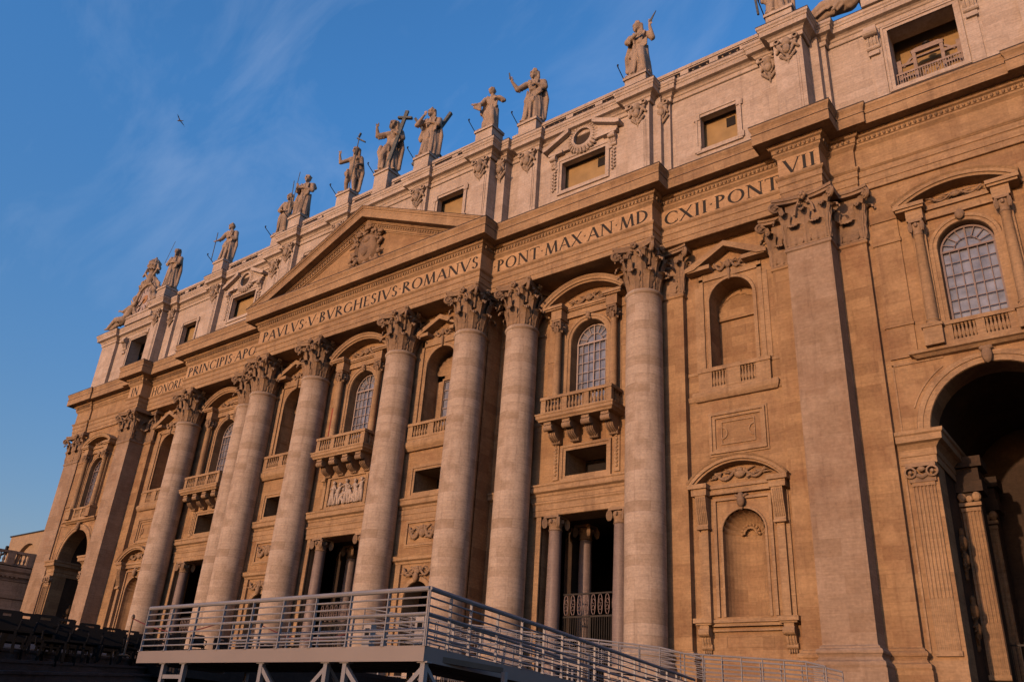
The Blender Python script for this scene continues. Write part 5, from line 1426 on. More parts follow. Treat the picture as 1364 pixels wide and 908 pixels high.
# ------------------------------------------------------------------ carved figures (one remeshed surface each)
def carve_figure(m, name, mat, parent, h, voxel=0.055, loc=(0, 0, 0)):
    o = m.build(name, mat, parent, False, loc)
    r = o.modifiers.new('remesh', 'REMESH'); r.mode = 'VOXEL'; r.voxel_size = voxel; r.use_smooth_shade = True
    sm = o.modifiers.new('smooth', 'SMOOTH'); sm.factor = .5; sm.iterations = 1
    return o

def head(m, h, c, face=0.0, hair='long', beard=True, tilt=0.0):
    """head with brow, nose, mouth, ears and hair; face = turn to the left (radians)"""
    c = Vector(c) + Vector((0, 0, .008)); h0 = h; m0 = m; m = MB(); fx, fy = -math.sin(face), -math.cos(face); f = Vector((fx, fy, 0)); sd = Vector((-fy, fx, 0))
    q = Matrix.Rotation(-face, 3, 'Z')
    m.ell(c * h, (.047 * h, .056 * h, .070 * h), 14, 10, q)
    m.ell((c + f * .018 + Vector((0, 0, -.035))) * h, (.033 * h, .038 * h, .032 * h), 10, 7, q)      # jaw
    m.caps((c + f * .055 + Vector((0, 0, .012))) * h, .007 * h, (c + f * .068 + Vector((0, 0, -.012))) * h, .010 * h, 6)   # nose
    for s in (-1, 1):
        m.caps((c + f * .053 + sd * s * .008 + Vector((0, 0, .018))) * h, .007 * h, (c + f * .045 + sd * s * .030 + Vector((0, 0, .016))) * h, .007 * h, 6)  # brow
        m.ell((c + f * .048 + sd * s * .018 + Vector((0, 0, .003))) * h, (.008 * h,) * 3, 6, 4)                         # eyes
        m.ell((c + sd * s * .048 + Vector((0, 0, -.002))) * h, (.008 * h, .012 * h, .018 * h), 6, 5)                    # ears
    m.caps((c + f * .055 + sd * -.012 + Vector((0, 0, -.033))) * h, .006 * h, (c + f * .055 + sd * .012 + Vector((0, 0, -.033))) * h, .006 * h, 6)       # mouth
    rn = random.Random(int(c.x * 1000) + int(face * 100) + 5)
    n = 26 if hair != 'short' else 16
    for k in range(n):
        a = rn.uniform(.25, 2 * math.pi - .25); zz = rn.uniform(-.02, .048)
        r = .052 * math.sqrt(max(.05, 1 - (zz / .078) ** 2))
        d = Vector((math.cos(a) * f.x - math.sin(a) * f.y, math.sin(a) * f.x + math.cos(a) * f.y, 0))
        p = c + d * r + Vector((0, 0, zz)); m.ell(p * h, (rn.uniform(.012, .019) * h,) * 3, 6, 4)
    if hair == 'long':
        for s in (-1, 1): m.caps((c + sd * s * .042 - f * .015 + Vector((0, 0, .02))) * h, .020 * h, (c + sd * s * .045 - f * .02 + Vector((0, 0, -.07))) * h, .022 * h, 7)
        m.caps((c - f * .035 + Vector((0, 0, .01))) * h, .034 * h, (c - f * .03 + Vector((0, 0, -.065))) * h, .03 * h, 8)
    if beard:
        m.caps((c + f * .04 + Vector((0, 0, -.05))) * h, .024 * h, (c + f * .046 + Vector((0, 0, -.085))) * h, .012 * h, 8)
    ctr = Vector((c.x, c.y, c.z - .06)) * h
    m0.add([(ctr + (Vector(v) - ctr) * 1.22) for v in m.v], m.f)

def hand(m, h, p, d, spread=True, point=False):
    """palm at p continuing along d, five separate fingers"""
    p = Vector(p); d = Vector(d).normalized(); s = d.cross(Vector((0, 1, 0)))
    if s.length < .2: s = Vector((1, 0, 0))
    s.normalize(); fr = s.cross(d).normalized()
    m.caps(p * h, .017 * h, (p + d * .026) * h, .019 * h, 8, .7)
    for k, L in enumerate((.034, .046, .050, .044)):
        o = s * (.0125 * (k - 1.5)); b = p + d * .036 + o
        if point and k > 1: m.caps(b * h, .0075 * h, (b + d * .008 - fr * .022) * h, .007 * h, 6)
        else:
            mid = b + d * L * .55 + o * .4; m.caps(b * h, .0075 * h, mid * h, .0068 * h, 6); m.caps(mid * h, .0068 * h, (mid + d * L * .5 - fr * .010) * h, .0055 * h, 6)
    t0 = p + s * -.020 + d * .005; m.caps(t0 * h, .0085 * h, (t0 - s * .018 + d * .022) * h, .0068 * h, 6)

def arm(m, h, sh, el, wr, hand_dir=None, sleeve=True, point=False, bare=False):
    k = 1.0 if not bare else .8
    m.caps(Vector(sh) * h, .052 * h * k, Vector(el) * h, .043 * h * k, 9); m.caps(Vector(el) * h, .040 * h * k, Vector(wr) * h, .019 * h, 9)
    if sleeve:
        a = Vector(el); b = Vector(sh)
        for t in (.2, .5, .8):
            p = b.lerp(a, t); m.caps((p + Vector((0, -.02, .01))) * h, .026 * h, (p + Vector((0, .0, -.055))) * h, .020 * h, 7)
        m.caps((a.lerp(Vector(wr), .25)) * h, .036 * h, (a.lerp(Vector(wr), .25) + Vector((0, 0, -.05))) * h, .02 * h, 7)
    if hand_dir is not None: hand(m, h, wr, hand_dir, point=point)

def robe(m, h, seed=0, hem=.150, hipx=0.0, bare_chest=False, legs=False, knee=None):
    rn = random.Random(seed)
    m.box(-.17 * h, .17 * h, -.12 * h, .12 * h, -.0 * h, .022 * h)
    if legs:
        for s, kx in ((-1, -.03), (1, .03)):
            m.caps((s * .055 * h + hipx * h, -.01 * h, .46 * h), .068 * h, (s * .07 * h, -.04 * h, .25 * h), .042 * h, 10); m.caps((s * .07 * h, -.04 * h, .25 * h), .042 * h, (s * .075 * h, 0, .05 * h), .025 * h, 10)
            m.caps((s * .075 * h, 0, .035 * h), .026 * h, (s * .09 * h, -.09 * h, .03 * h), .020 * h, 8)
        m.caps((-.1 * h, 0, .47 * h), .07 * h, (.1 * h, 0, .47 * h), .07 * h, 9, .9)
        for k in range(9):
            a = rn.uniform(-2.9, -.2); m.caps(((.12 * math.cos(a)) * h, .09 * math.sin(a) * h, .50 * h), .022 * h, (.14 * math.cos(a + .3) * h, .11 * math.sin(a + .3) * h, rn.uniform(.30, .38) * h), .016 * h, 7)
    else:
        m.caps((0, .01 * h, .05 * h), (hem - .02) * h, (hipx * h, 0, .48 * h), .112 * h, 14, .72)
        for k in range(22):
            a = 2 * math.pi * k / 22 + rn.uniform(-.1, .1); r0 = rn.uniform(.098, .118); r1 = hem * rn.uniform(.92, 1.12); da = rn.uniform(-.25, .25)
            p = Vector((hipx + r0 * math.cos(a), r0 * .75 * math.sin(a), rn.uniform(.42, .60))); q = Vector((r1 * math.cos(a + da), r1 * .78 * math.sin(a + da), .035))
            mid = p.lerp(q, .5) + Vector((rn.uniform(-.012, .012), 0, 0))
            m.caps(p * h, .015 * h, mid * h, .022 * h, 6); m.caps(mid * h, .022 * h, q * h, rn.uniform(.018, .03) * h, 6)
        if knee: m.caps((knee * .03 * h, -.06 * h, .46 * h), .07 * h, (knee * .07 * h, -.125 * h, .27 * h), .048 * h, 10); m.caps((knee * .07 * h, -.125 * h, .27 * h), .05 * h, (knee * .085 * h, -.09 * h, .06 * h), .045 * h, 9)
        for s in (-1, 1): m.caps((s * .06 * h, -.09 * h, .035 * h), .026 * h, (s * .07 * h, -.135 * h, .03 * h), .020 * h, 8)
        # mantle swung across the body
        for k in range(6):
            t = k / 5; m.caps(((-.12 + hipx) * h, -.03 * h, (.44 + .05 * t) * h), .02 * h, ((.12) * h, (-.085 + .01 * t) * h, (.52 + .12 * t) * h), .018 * h, 6)
            m.caps(((-.13) * h, -.02 * h, (.42 + .04 * t) * h), .024 * h, ((.02) * h, -.105 * h, (.36 + .07 * t) * h), .02 * h, 6)
    m.caps((hipx * h, 0, .50 * h), .098 * h, (0, 0, .62 * h), .084 * h, 12, .75); m.caps((0, 0, .62 * h), .086 * h, (0, 0, .735 * h), .105 * h, 12, .72)
    m.caps((-.098 * h, 0, .782 * h), .048 * h, (.098 * h, 0, .782 * h), .048 * h, 10); m.caps((0, 0, .80 * h), .052 * h, (0, -.01 * h, .875 * h), .032 * h, 9)
    if bare_chest:
        for s in (-1, 1): m.ell((s * .045 * h, -.062 * h, .735 * h), (.045 * h, .025 * h, .035 * h), 9, 6)
    else:
        for k in range(7):
            x0 = rn.uniform(-.10, .10); m.caps((x0 * h, -.068 * h, .79 * h), .012 * h, ((x0 * .5 + rn.uniform(-.03, .03)) * h, -.078 * h, .60 * h), .013 * h, 6)

def mantle(m, h, side, seed=1, low=.10):
    """cloak hanging from one shoulder down the back"""
    rn = random.Random(seed)
    for k in range(9):
        t = k / 8; x = side * (.06 + .115 * t); y = .06 - .05 * t
        m.caps((side * (.05 + .07 * t) * h, (.05 - .02 * t) * h, .80 * h), .026 * h, ((x + side * .02) * h, (y + .01) * h, .45 * h), .03 * h, 7)
        m.caps(((x + side * .02) * h, (y + .01) * h, .45 * h), .03 * h, ((x + side * rn.uniform(.0, .03)) * h, y * h, (low + rn.uniform(0, .08)) * h), .026 * h, 7)

STATUES = []
def statue(label, x, y, z, h, build, rz=0.35):
    r = empty('stone_statue', (x, y, z), rz); tag(r, label, 'statue', 'stone saints standing along the roof edge')
    m = MB(); extras = build(m, h); carve_figure(m, 'figure', 'statue', r, h)
    for nm, mb, mt in extras or []: mb.build(nm, mt, r, 40)
    return r
def rod(h, a, b, r=.008): q = MB(); q.tube([Vector(a) * h, Vector(b) * h], r * h, 7); return q

def f_thaddeus(m, h):
    robe(m, h, 11); mantle(m, h, 1, 3, .06); head(m, h, (0, -.015, .925), -.1)
    arm(m, h, (-.13, 0, .77), (-.16, -.05, .62), (-.04, -.12, .64), (1, 0, .1)); arm(m, h, (.13, 0, .77), (.16, -.05, .62), (.04, -.12, .62), (-1, 0, .1))
    return [('halberd', rod(h, (-.20, -.10, .62), (-.12, -.05, 1.22), .005), 'verd')]
def f_matthew(m, h):
    robe(m, h, 12, hipx=.01); mantle(m, h, 1, 5, .10); head(m, h, (-.01, -.015, .925), .45, 'short')
    arm(m, h, (-.13, 0, .77), (-.19, -.04, .62), (-.23, -.13, .52), (-.3, -.4, -.4)); arm(m, h, (.13, 0, .77), (.17, -.02, .60), (.07, -.12, .60), (-1, 0, .1))
    return [('halberd', rod(h, (-.24, -.15, .02), (-.26, -.13, .74), .009), 'verd')]
def f_staff(m, h):
    robe(m, h, 13, hipx=-.02, knee=1); mantle(m, h, -1, 6, .2); head(m, h, (0, -.02, .925), .3)
    arm(m, h, (-.13, 0, .77), (-.17, -.06, .60), (-.05, -.13, .56), (1, 0, -.1)); arm(m, h, (.13, 0, .77), (.19, -.05, .64), (.13, -.14, .72), (0, 0, 1))
    return [('staff', rod(h, (.17, -.16, .03), (.10, -.15, 1.24), .008), 'verd')]
def f_lance(m, h):
    robe(m, h, 14, hipx=.02); mantle(m, h, -1, 7, .05); head(m, h, (.01, -.015, .925), .1, 'short')
    arm(m, h, (-.13, 0, .77), (-.16, -.05, .63), (-.13, -.13, .68), (0, 0, 1)); arm(m, h, (.13, 0, .77), (.17, -.03, .62), (0, -.12, .66), (-1, 0, .2))
    m.caps((.14 * h, .02 * h, .79 * h), .045 * h, (.17 * h, .04 * h, .72 * h), .04 * h)
    return [('lance', rod(h, (-.16, -.14, .10), (-.14, -.12, 1.05), .007), 'verd')]
def f_baptist(m, h):
    robe(m, h, 15, legs=True, bare_chest=True); mantle(m, h, 1, 8, .05); head(m, h, (.01, -.015, .925), .1)
    arm(m, h, (-.12, 0, .775), (-.25, -.06, .69), (-.27, -.10, .86), (0, 0, 1), sleeve=False, point=True, bare=True); arm(m, h, (.12, 0, .775), (.17, -.02, .62), (.13, -.12, .55), (-.2, -.3, -.5), sleeve=False, bare=True)
    q = rod(h, (.07, -.15, .02), (.08, -.12, 1.20), .009); q.beam(Vector((.04, -.12, 1.14)) * h, Vector((.22, -.12, 1.02)) * h, .03 * h, .02 * h); q.ell(Vector((.08, -.12, 1.2)) * h, (.02 * h,) * 3, 6, 4)
    q.beam(Vector((.07, -.12, 1.16)) * h, Vector((.10, -.12, 1.24)) * h, .04 * h, .02 * h)
    return [('cross_staff', q, 'verd')]
def f_christ(m, h):
    robe(m, h, 16, hem=.15, hipx=-.02, bare_chest=True, knee=-1); mantle(m, h, 1, 9, .06); head(m, h, (0, -.015, .925), .25)
    arm(m, h, (-.13, 0, .775), (-.24, -.05, .73), (-.26, -.09, .89), (.1, 0, 1), point=True); arm(m, h, (.13, 0, .775), (.19, -.03, .63), (.13, -.13, .66), (-.6, -.3, .4))
    for k in range(5): m.caps((-.15 * h, -.06 * h, (.5 - .01 * k) * h), .03 * h, ((-.17 + .01 * k) * h, -.08 * h, (.38 - .03 * k) * h), .025 * h, 7)
    q = MB(); q.arcband(0, .94 * h, [(.095 * h, -.01 * h), (.095 * h, .01 * h), (.078 * h, .01 * h), (.078 * h, -.01 * h)], 0, 360, 28)
    for a in range(0, 360, 45): c, s_ = math.cos(R(a)), math.sin(R(a)); q.beam(Vector((.04 * c, 0, .94 + .04 * s_)) * h, Vector((.08 * c, 0, .94 + .08 * s_)) * h, .012 * h, .012 * h)
    c = MB(); c.beam(Vector((.02, -.10, .02)) * h, Vector((.24, -.10, 1.10)) * h, .055 * h, .035 * h); c.beam(Vector((.10, -.10, .99)) * h, Vector((.34, -.10, .94)) * h, .05 * h, .035 * h)
    return [('halo', q, 'verd'), ('large_cross', c, 'verd')]
def f_andrew(m, h):
    robe(m, h, 17, hem=.145, hipx=.01); mantle(m, h, 1, 10, .05); mantle(m, h, -1, 10, .4); head(m, h, (-.01, -.02, .925), .5)
    arm(m, h, (-.13, 0, .775), (-.22, -.10, .65), (-.10, -.12, .82), (.4, 0, .9)); arm(m, h, (.13, 0, .775), (.16, -.07, .63), (.02, -.13, .65), (-1, 0, 0))
    c = MB(); c.beam(Vector((-.30, .10, .0)) * h, Vector((.27, .11, .99)) * h, .06 * h, .045 * h); c.beam(Vector((.24, .155, .0)) * h, Vector((-.40, .155, 1.03)) * h, .06 * h, .045 * h)
    return [('diagonal_cross', c, 'verd')]
def f_john(m, h):
    robe(m, h, 18, hem=.135, hipx=.02, knee=1); mantle(m, h, -1, 11, .45); head(m, h, (-.01, -.02, .925), .6, 'short', False)
    arm(m, h, (-.13, 0, .775), (-.19, -.05, .64), (-.27, -.13, .585), (-1, -.2, -.1)); arm(m, h, (.13, 0, .775), (.235, -.02, .68), (.12, -.12, .69), (-1, 0, 0))
    for k in range(5): m.caps((-.2 * h, -.08 * h, .62 * h), .03 * h, ((-.3 + .03 * k) * h, -.1 * h, (.54 - .02 * k) * h), .025 * h, 7)
    m.ell((-.09 * h, .02 * h, .20 * h), (.09 * h, .07 * h, .15 * h), 10, 7); m.ell((-.12 * h, -.03 * h, .36 * h), (.04 * h, .05 * h, .045 * h), 8, 6)
def f_james(m, h):
    robe(m, h, 19, hem=.15); mantle(m, h, 1, 12, .02); head(m, h, (-.01, -.015, .925), .45)
    arm(m, h, (-.13, 0, .775), (-.24, -.07, .64), (-.33, -.13, .78), (-.2, 0, 1)); arm(m, h, (.13, 0, .775), (.17, -.04, .64), (.04, -.12, .67), (-1, 0, .1))
    return [('staff_head', rod(h, (-.345, -.14, .80), (-.37, -.14, .93), .011), 'verd')]
def f_bartholomew(m, h):
    robe(m, h, 20, hem=.14, knee=1); mantle(m, h, -1, 13, .16); head(m, h, (-.02, -.015, .925), .55)
    arm(m, h, (-.13, 0, .775), (-.16, -.06, .66), (0, -.13, .70), (1, 0, .1)); arm(m, h, (.13, 0, .775), (.19, -.03, .66), (.17, -.10, .84), (.2, 0, 1))
    c = MB(); c.prism_xz([(.165 * h, .88 * h), (.20 * h, .88 * h), (.27 * h, 1.05 * h), (.235 * h, 1.0 * h)], -.115 * h, -.10 * h)
    return [('knife', c, 'verd')]
def f_simon(m, h):
    robe(m, h, 21, hem=.15, hipx=-.01); mantle(m, h, 1, 14, .04); mantle(m, h, -1, 14, .3); head(m, h, (0, -.015, .925), .2)
    arm(m, h, (-.13, 0, .775), (-.20, -.05, .62), (-.22, -.13, .52), (0, -.3, -1)); arm(m, h, (.13, 0, .775), (.17, -.05, .62), (.04, -.13, .62), (-1, 0, 0))
    return [('saw', rod(h, (-.25, -.13, -.02), (-.30, -.13, .62), .016), 'verd')]

statue('stone saint with folded arms and a thin pole, beside the left roof clock', -39.5, -1.9, 44.9, 5.7, f_thaddeus)
statue('stone saint turned left with a short spear, alone above the left broken-pediment window', -27.95, -1.8, 45.1, 5.4, f_matthew)
statue('stone saint bent over a tall staff, left neighbour of the saint with the upright lance', -17.2, -1.75, 45.2, 5.5, f_staff)
statue('stone saint holding an upright lance near the chest, on the pediment’s left end', -13.1, -2.75, 45.5, 5.5, f_lance)
statue('half-bare stone figure raising one finger and holding a thin cross staff', -5.47, -2.75, 45.6, 5.9, f_baptist)
statue('haloed central stone figure raising a hand and leaning on a big dark cross', 0, -2.75, 46.0, 6.5, f_christ)
statue('stone saint with hand at chin before a dark diagonal cross', 5.47, -2.75, 45.55, 5.9, f_andrew)
statue('curly-haired beardless stone saint with elbows spread, knee forward, above the pediment’s right end', 13.1, -2.75, 45.3, 5.0, f_john)
statue('long-haired stone saint stretching a hand with a short dark rod to the left', 17.2, -1.75, 44.95, 6.1, f_james)
statue('stone saint holding up a dark curved knife, cloak over the other shoulder', 27.95, -1.8, 44.55, 6.0, f_bartholomew, 0.2)
statue('stone saint cut by the top edge, dark saw at its side, above VII', 39.5, -1.9, 44.4, 5.7, f_simon)

# ------------------------------------------------------------------ roof clocks with tiara and keys, flanked by reclining angels
def roof_clock(x, sd, label):
    y = -.35; zc = 46.5
    r = empty('roof_clock', (x, y, ZT)); tag(r, label, 'clock', 'clocks on the roof edge')
    def B(mb, nm, mt, sm=40, par=None):
        p = par if par is not None else r
        mb.v = [(a - x, b - y, c - ZT) for a, b, c in mb.v]; return mb.build(nm, mt, p, sm)
    m = MB(); m.box(x - 3.2, x + 3.2, y - .4, y + .6, ZT, 44.2); m.box(x - 3.4, x + 3.4, y - .5, y + .7, 44.15, 44.4); B(m, 'plinth', 'attic', False)
    m = MB(); m.arcband(x, zc, [(2.0, y), (2.05, y - .35), (2.3, y - .45), (2.45, y - .3), (2.6, y - .35), (2.7, y), (2.7, y + .5), (2.0, y + .5)], 0, 360, 40)
    for s in (-1, 1):
        m.tube([(x + s * (2.7 + .5 * math.sin(t * 2)), y, 44.6 + t * 1.6) for t in [i / 6 for i in range(7)]], .35, 8, .2)
    B(m, 'frame', 'statue')
    m = MB(); m.arcband(x, zc, [(.01, y - .1), (2.05, y - .1), (2.05, y + .3), (.01, y + .3)], 0, 360, 40); d = B(m, 'dial', 'dial')
    m = MB()
    for k in range(12):
        a = R(30 * k); c, s_ = math.cos(a), math.sin(a); m.beam((x + 1.25 * c, y - .14, zc + 1.25 * s_), (x + 1.85 * c, y - .14, zc + 1.85 * s_), .22, .06)
    m.arcband(x, zc, [(1.92, y - .1), (1.92, y - .15), (2.0, y - .15), (2.0, y - .1)], 0, 360, 40)
    B(m, 'hour_marks', 'wood', False, None)
    m = MB(); m.arcband(x, zc, [(.01, y - .12), (.62, y - .15), (.62, y - .1), (.01, y - .1)], 0, 360, 20); B(m, 'sun_boss', 'gold')
    m = MB(); m.beam((x, y - .2, zc), (x - .9, y - .2, zc - .9), .12, .05); B(m, 'hand', 'letter', False)
    m = MB(); rn = random.Random(5)
    for s in (-1, 1):
        m.caps((x + s * .2, y - .2, 48.9), .18, (x - s * 1.5, y - .3, 50.8), .16, 8); 
        for j in range(3): m.caps((x - s * 1.5, y - .3, 50.8), .18, (x - s * (1.95 - .3 * j), y - .3, 50.5 + .45 * j), .16, 7)
        for j in range(10): m.caps((x + s * rn.uniform(.6, 2.0), y + rn.uniform(-.4, .2), rn.uniform(48.3, 49.6)), .22, (x + s * rn.uniform(.8, 2.6), y, rn.uniform(47.8, 49.4)), .16, 7)
    carve_figure(_shift(m, x, y, ZT), 'crossed_keys', 'statue', r, 1, .09)
    m = MB(); tx = x + .2
    m.ell((tx, y - .2, 51.5), (.86, .8, 1.15), 18, 12); m.ell((tx, y - .2, 52.75), (.18, .18, .2), 8, 6); m.caps((x, y - .1, 49.0), .55, (tx, y - .2, 50.2), .5, 10)
    for z, rr in ((50.75, .86), (51.35, .93), (51.95, .84)):
        for k in range(14): a_ = 2 * math.pi * k / 14; m.ell((tx + rr * math.cos(a_), y - .2 + rr * .9 * math.sin(a_), z), (.12, .12, .15), 6, 4)
    carve_figure(_shift(m, x, y, ZT), 'tiara', 'statue', r, 1, .08)
def _shift(m, x, y, z): m.v = [(a - x, b - y, c - z) for a, b, c in m.v]; return m
def _ring(x, y, z, r): return [(x + r * math.cos(i * math.pi / 8), y + r * math.sin(i * math.pi / 8), z) for i in range(16)]
roof_clock(-48.0, -1, 'large round stone-framed clock under a tiara and crossed keys')
roof_clock(48.0, 1, 'stone clock frame above the big attic window with timbers, cut by the top edge')

def angel(x, side, label):
    """winged figure lying against the clock; side = +1 when its head is towards +x"""
    y = -.6; r = empty('stone_angel', (x, y, ZT + .25)); tag(r, label, 'statue', 'stone angels beside the roof clocks')
    m = MB(); h = 4.6; s = side; rn = random.Random(int(x))
    P0 = lambda a, b, c: Vector((s * a, b, c))
    m.caps(P0(-.2, 0, .7), .55, P0(.8, 0, 1.9), .5, 12, .8)               # torso leaning up
    m.caps(P0(.55, 0, 2.1), .3, P0(1.25, -.1, 2.15), .3, 10)
    m.ell(P0(1.15, -.1, 2.95), (.30, .32, .40), 12, 8); m.caps(P0(1.0, 0, 2.3), .2, P0(1.12, -.05, 2.75), .18, 8)
    m.caps(P0(1.12, -.38, 2.95), .05, P0(1.1, -.45, 2.86), .06, 6)
    for k in range(12): m.ell(P0(1.15 + rn.uniform(-.3, .3), rn.uniform(-.15, .35), 3.1 + rn.uniform(-.1, .28)), (.12,) * 3, 6, 4)
    m.caps(P0(-.2, -.15, .7), .42, P0(-1.6, -.35, .95), .32, 10); m.caps(P0(-1.6, -.35, .95), .3, P0(-2.9, -.4, .15), .17, 10)   # legs
    m.caps(P0(-.2, .15, .6), .4, P0(-1.3, .0, .5), .3, 10); m.caps(P0(-1.3, 0, .5), .28, P0(-2.5, -.1, .1), .17, 10)
    m.caps(P0(-2.9, -.4, .12), .14, P0(-3.25, -.55, .08), .09, 7); m.caps(P0(-2.5, -.1, .1), .14, P0(-2.8, -.3, .05), .09, 7)
    m.caps(P0(.5, -.2, 2.05), .2, P0(-.1, -.5, 1.5), .17, 8); m.caps(P0(-.1, -.5, 1.5), .16, P0(-.7, -.6, 1.7), .09, 8)
    m.caps(P0(1.3, -.1, 2.1), .2, P0(1.7, -.2, 2.6), .16, 8); m.caps(P0(1.7, -.2, 2.6), .15, P0(1.9, -.2, 3.3), .09, 8)
    for p, d in ((P0(-.7, -.6, 1.7), P0(-1, 0, .2)), (P0(1.9, -.2, 3.3), P0(.2, 0, 1))):
        hand(m, 4.6, p / 4.6, d)
    for k in range(16):
        a = P0(-.2 - 1.6 * rn.random(), rn.uniform(-.5, .2), .5 + rn.random() * .5); m.caps(a, .12, a + P0(rn.uniform(-.9, -.2), rn.uniform(-.2, .1), -.5 + rn.random() * .3), .09, 7)
    carve_figure(m, 'figure', 'statue', r, 1, .06)
    w = MB()
    for k in range(9):
        t = k / 8; a = P0(.6, .45, 2.2 - .1 * k); b = P0(.1 - 1.3 * (1 - t), .6 + .1 * t, 3.7 - 2.4 * t); w.caps(a, .14, b, .10, 7, .6)
    carve_figure(w, 'wing', 'statue', r, 1, .07)
    r.scale = (1.22, 1.1, 1.22)
angel(-51.6, 1, 'reclining stone angel at the left roof corner, legs hanging to the left')
angel(-44.2, -1, 'stone angel squeezed between the left roof clock and the saint with folded arms')
angel(44.3, 1, 'reclining stone angel near the top edge, legs dangling right of VII')
angel(52.0, -1, 'reclining stone angel on the right roof corner beside the clock')

# ------------------------------------------------------------------ bells and the timber bell frame
for s, lab in ((-1, 'dark bronze bell hanging in the left attic opening'),):
    r = empty('bell', (s * 48.6, 2.0, 38.2)); tag(r, lab, 'bell')
    m = MB(); m.lathe([(.75, 0), (.72, .08), (.55, .35), (.46, .9), (.40, 1.2), (.2, 1.4), (.05, 1.45)], seg=20); m.build('bell_body', 'bronze', r, 40)
    m = MB(); m.box(-1.6, 1.6, -.1, .1, 1.5, 1.8); m.beam((0, 0, 1.4), (0, 0, 1.8), .15, .15); m.box(-1.6, -1.45, -.12, .12, -1.6, 3.4); m.box(1.45, 1.6, -.12, .12, -1.6, 3.4); m.build('yoke', 'bronze', r)
    m = MB(); m.tube([(0, 0, 1.1), (0, 0, .1)], .04, 6); m.ell((0, 0, 0), (.12,) * 3, 8, 6); m.build('clapper', 'bronze', r)
m = MB(); m.box(45.2, 50.8, 2.6, 2.7, 35, 42.2); P(m, 'bell_chamber_wall', 'ledroom', attic)
r = empty('timber_belfry_scaffold', (48.0, 1.45, 36.3)); tag(r, 'grey timber bell frame with railing inside the upper right opening', 'bell frame')
m = MB()
for x in (-.85, .85): m.box(x - .11, x + .11, -.12, .12, 0, 3.2)
m.box(-1.0, 1.0, -.14, .14, 3.1, 3.35); m.box(-.85, .85, -.1, .1, 2.7, 2.8)
m.prism_xz([(-1.05, 3.35), (1.05, 3.35), (.7, 3.5), (-.7, 3.5)], -.12, .12); m.build('centre_frame', 'wood', r)
m = MB()
for s in (-1, 1):
    m.box(*sorted((s * .95, s * 2.05)), -.1, .1, 2.35, 2.55); m.box(*sorted((s * 1.7, s * 2.0)), -.12, .12, 0, 2.9); m.beam((s * 1.0, 0, 2.9), (s * 1.6, 0, 2.3), .12, .15); m.box(*sorted((s * .95, s * 2.05)), -.1, .1, 1.35, 1.5)
m.build('side_frame', 'wood', r)
m = MB(); m.box(-2.05, 2.05, -.75, -.65, 1.15, 1.3)
for k in range(26): m.box(-2.0 + .157 * k, -1.95 + .157 * k, -.74, -.68, 0, 1.2)
m.beam((-.7, -.6, 0), (0, -.6, 1.2), .07, .08); m.beam((0, -.6, 0), (.7, -.6, 1.2), .07, .08); m.build('railing', 'wood', r)
m = MB(); m.ell((0, 0, 3.62), (.26, .26, .14), 10, 6); m.build('finial', 'bronze', r)

# ------------------------------------------------------------------ hooked lamp arms on the roof edge
src = None
ARMS = [(x - 1.0, y - .85, z - .1) for x, y, z in sorted(PED)]
WHO = ['the left roof clock’s saint', 'the saint with the short spear', 'the saint with the leaning staff', 'the saint with the upright lance', 'the bare-chested figure with the cross staff', 'the haloed central figure', 'the saint with the diagonal cross', 'the curly-haired beardless saint', 'the saint with the short dark rod', 'the saint with the curved knife', 'the saint cut by the top edge']
for (x, y, z), who in zip(ARMS, WHO):
    if src is None:
        src = empty('lamp_arm', (x, y, z)); m = MB(); m.tube([(0, .2, -.1), (0, -.85, .55)], .04, 6); src_a = m.build('arm', 'bronze', src)
        m = MB(); m.tube([(0, -.85, .55), (0, -.95, .68), (0, -.88, .8)], .05, 6, .08); src_b = m.build('lamp', 'bronze', src); o = src
    else:
        o = src.copy(); COL.objects.link(o); o.location = (x, y, z)
        for c in (src_a, src_b): d = c.copy(); COL.objects.link(d); d.parent = o
    tag(o, 'thin hooked lamp arm left of ' + who, 'lamp', 'hooked lamp arms along the roof edge')

# ------------------------------------------------------------------ steel platform with railings
def railing(parent, path, name_posts='post', h=1.05, mids=(.17, .33, .49, .65, .80), thick=.49, step=1.08, top_r=.042, mid_r=.017, mat='steel', posts=True):
    pts = [Vector(p) for p in path]
    m = MB(); m.tube([p + Vector((0, 0, h)) for p in pts], top_r, 8); m.build('handrail', mat, parent, 40)
    for t in mids:
        m = MB(); m.tube([p + Vector((0, 0, h - t)) for p in pts], .03 if t == thick else mid_r, 6); m.build('rail', mat, parent, 40)
    if posts:
        first = None
        for a, b in zip(pts, pts[1:]):
            L = (b - a).length; n = max(1, round(L / step))
            for i in range(n + (1 if b == pts[-1] else 0)):
                p = a.lerp(b, i / n); d = (b - a).normalized()
                m = MB(); m.box(-.028, .028, -.014, .014, 0, h - .02); m.box(-.06, .06, -.05, .05, 0, .012); m.box(-.035, .035, -.022, .022, .012, .05); o = m.build(name_posts, mat, parent, False, p); o.rotation_euler = (0, 0, math.atan2(d.y, d.x) + math.pi / 2)
MR = (.16, .31, .46, .61, .76, .91)
DZ = -2.85
r = empty('viewing_platform', (37, -34, -6.1)); tag(r, 'pale steel platform with tubular railings on truss legs, lower centre of the photo', 'platform')
rel = lambda p: (p[0] - 37, p[1] + 34, p[2] + 6.1)
def BR(mb, nm, mt, sm=False): mb.v = [rel(v) for v in mb.v]; return mb.build(nm, mt, r, sm)
OUT = [(32.70, -35.42), (42.46, -35.42), (42.15, -33.8), (41.58, -30.41), (40.80, -26.2), (39.63, -20.0), (39.2, -17.8)]
INN = [(32.70, -32.85), (40.00, -32.85), (39.75, -31.6), (39.04, -28.68), (38.25, -25.3), (37.1, -20.3), (36.7, -18.2)]
m = MB(); n = len(OUT)
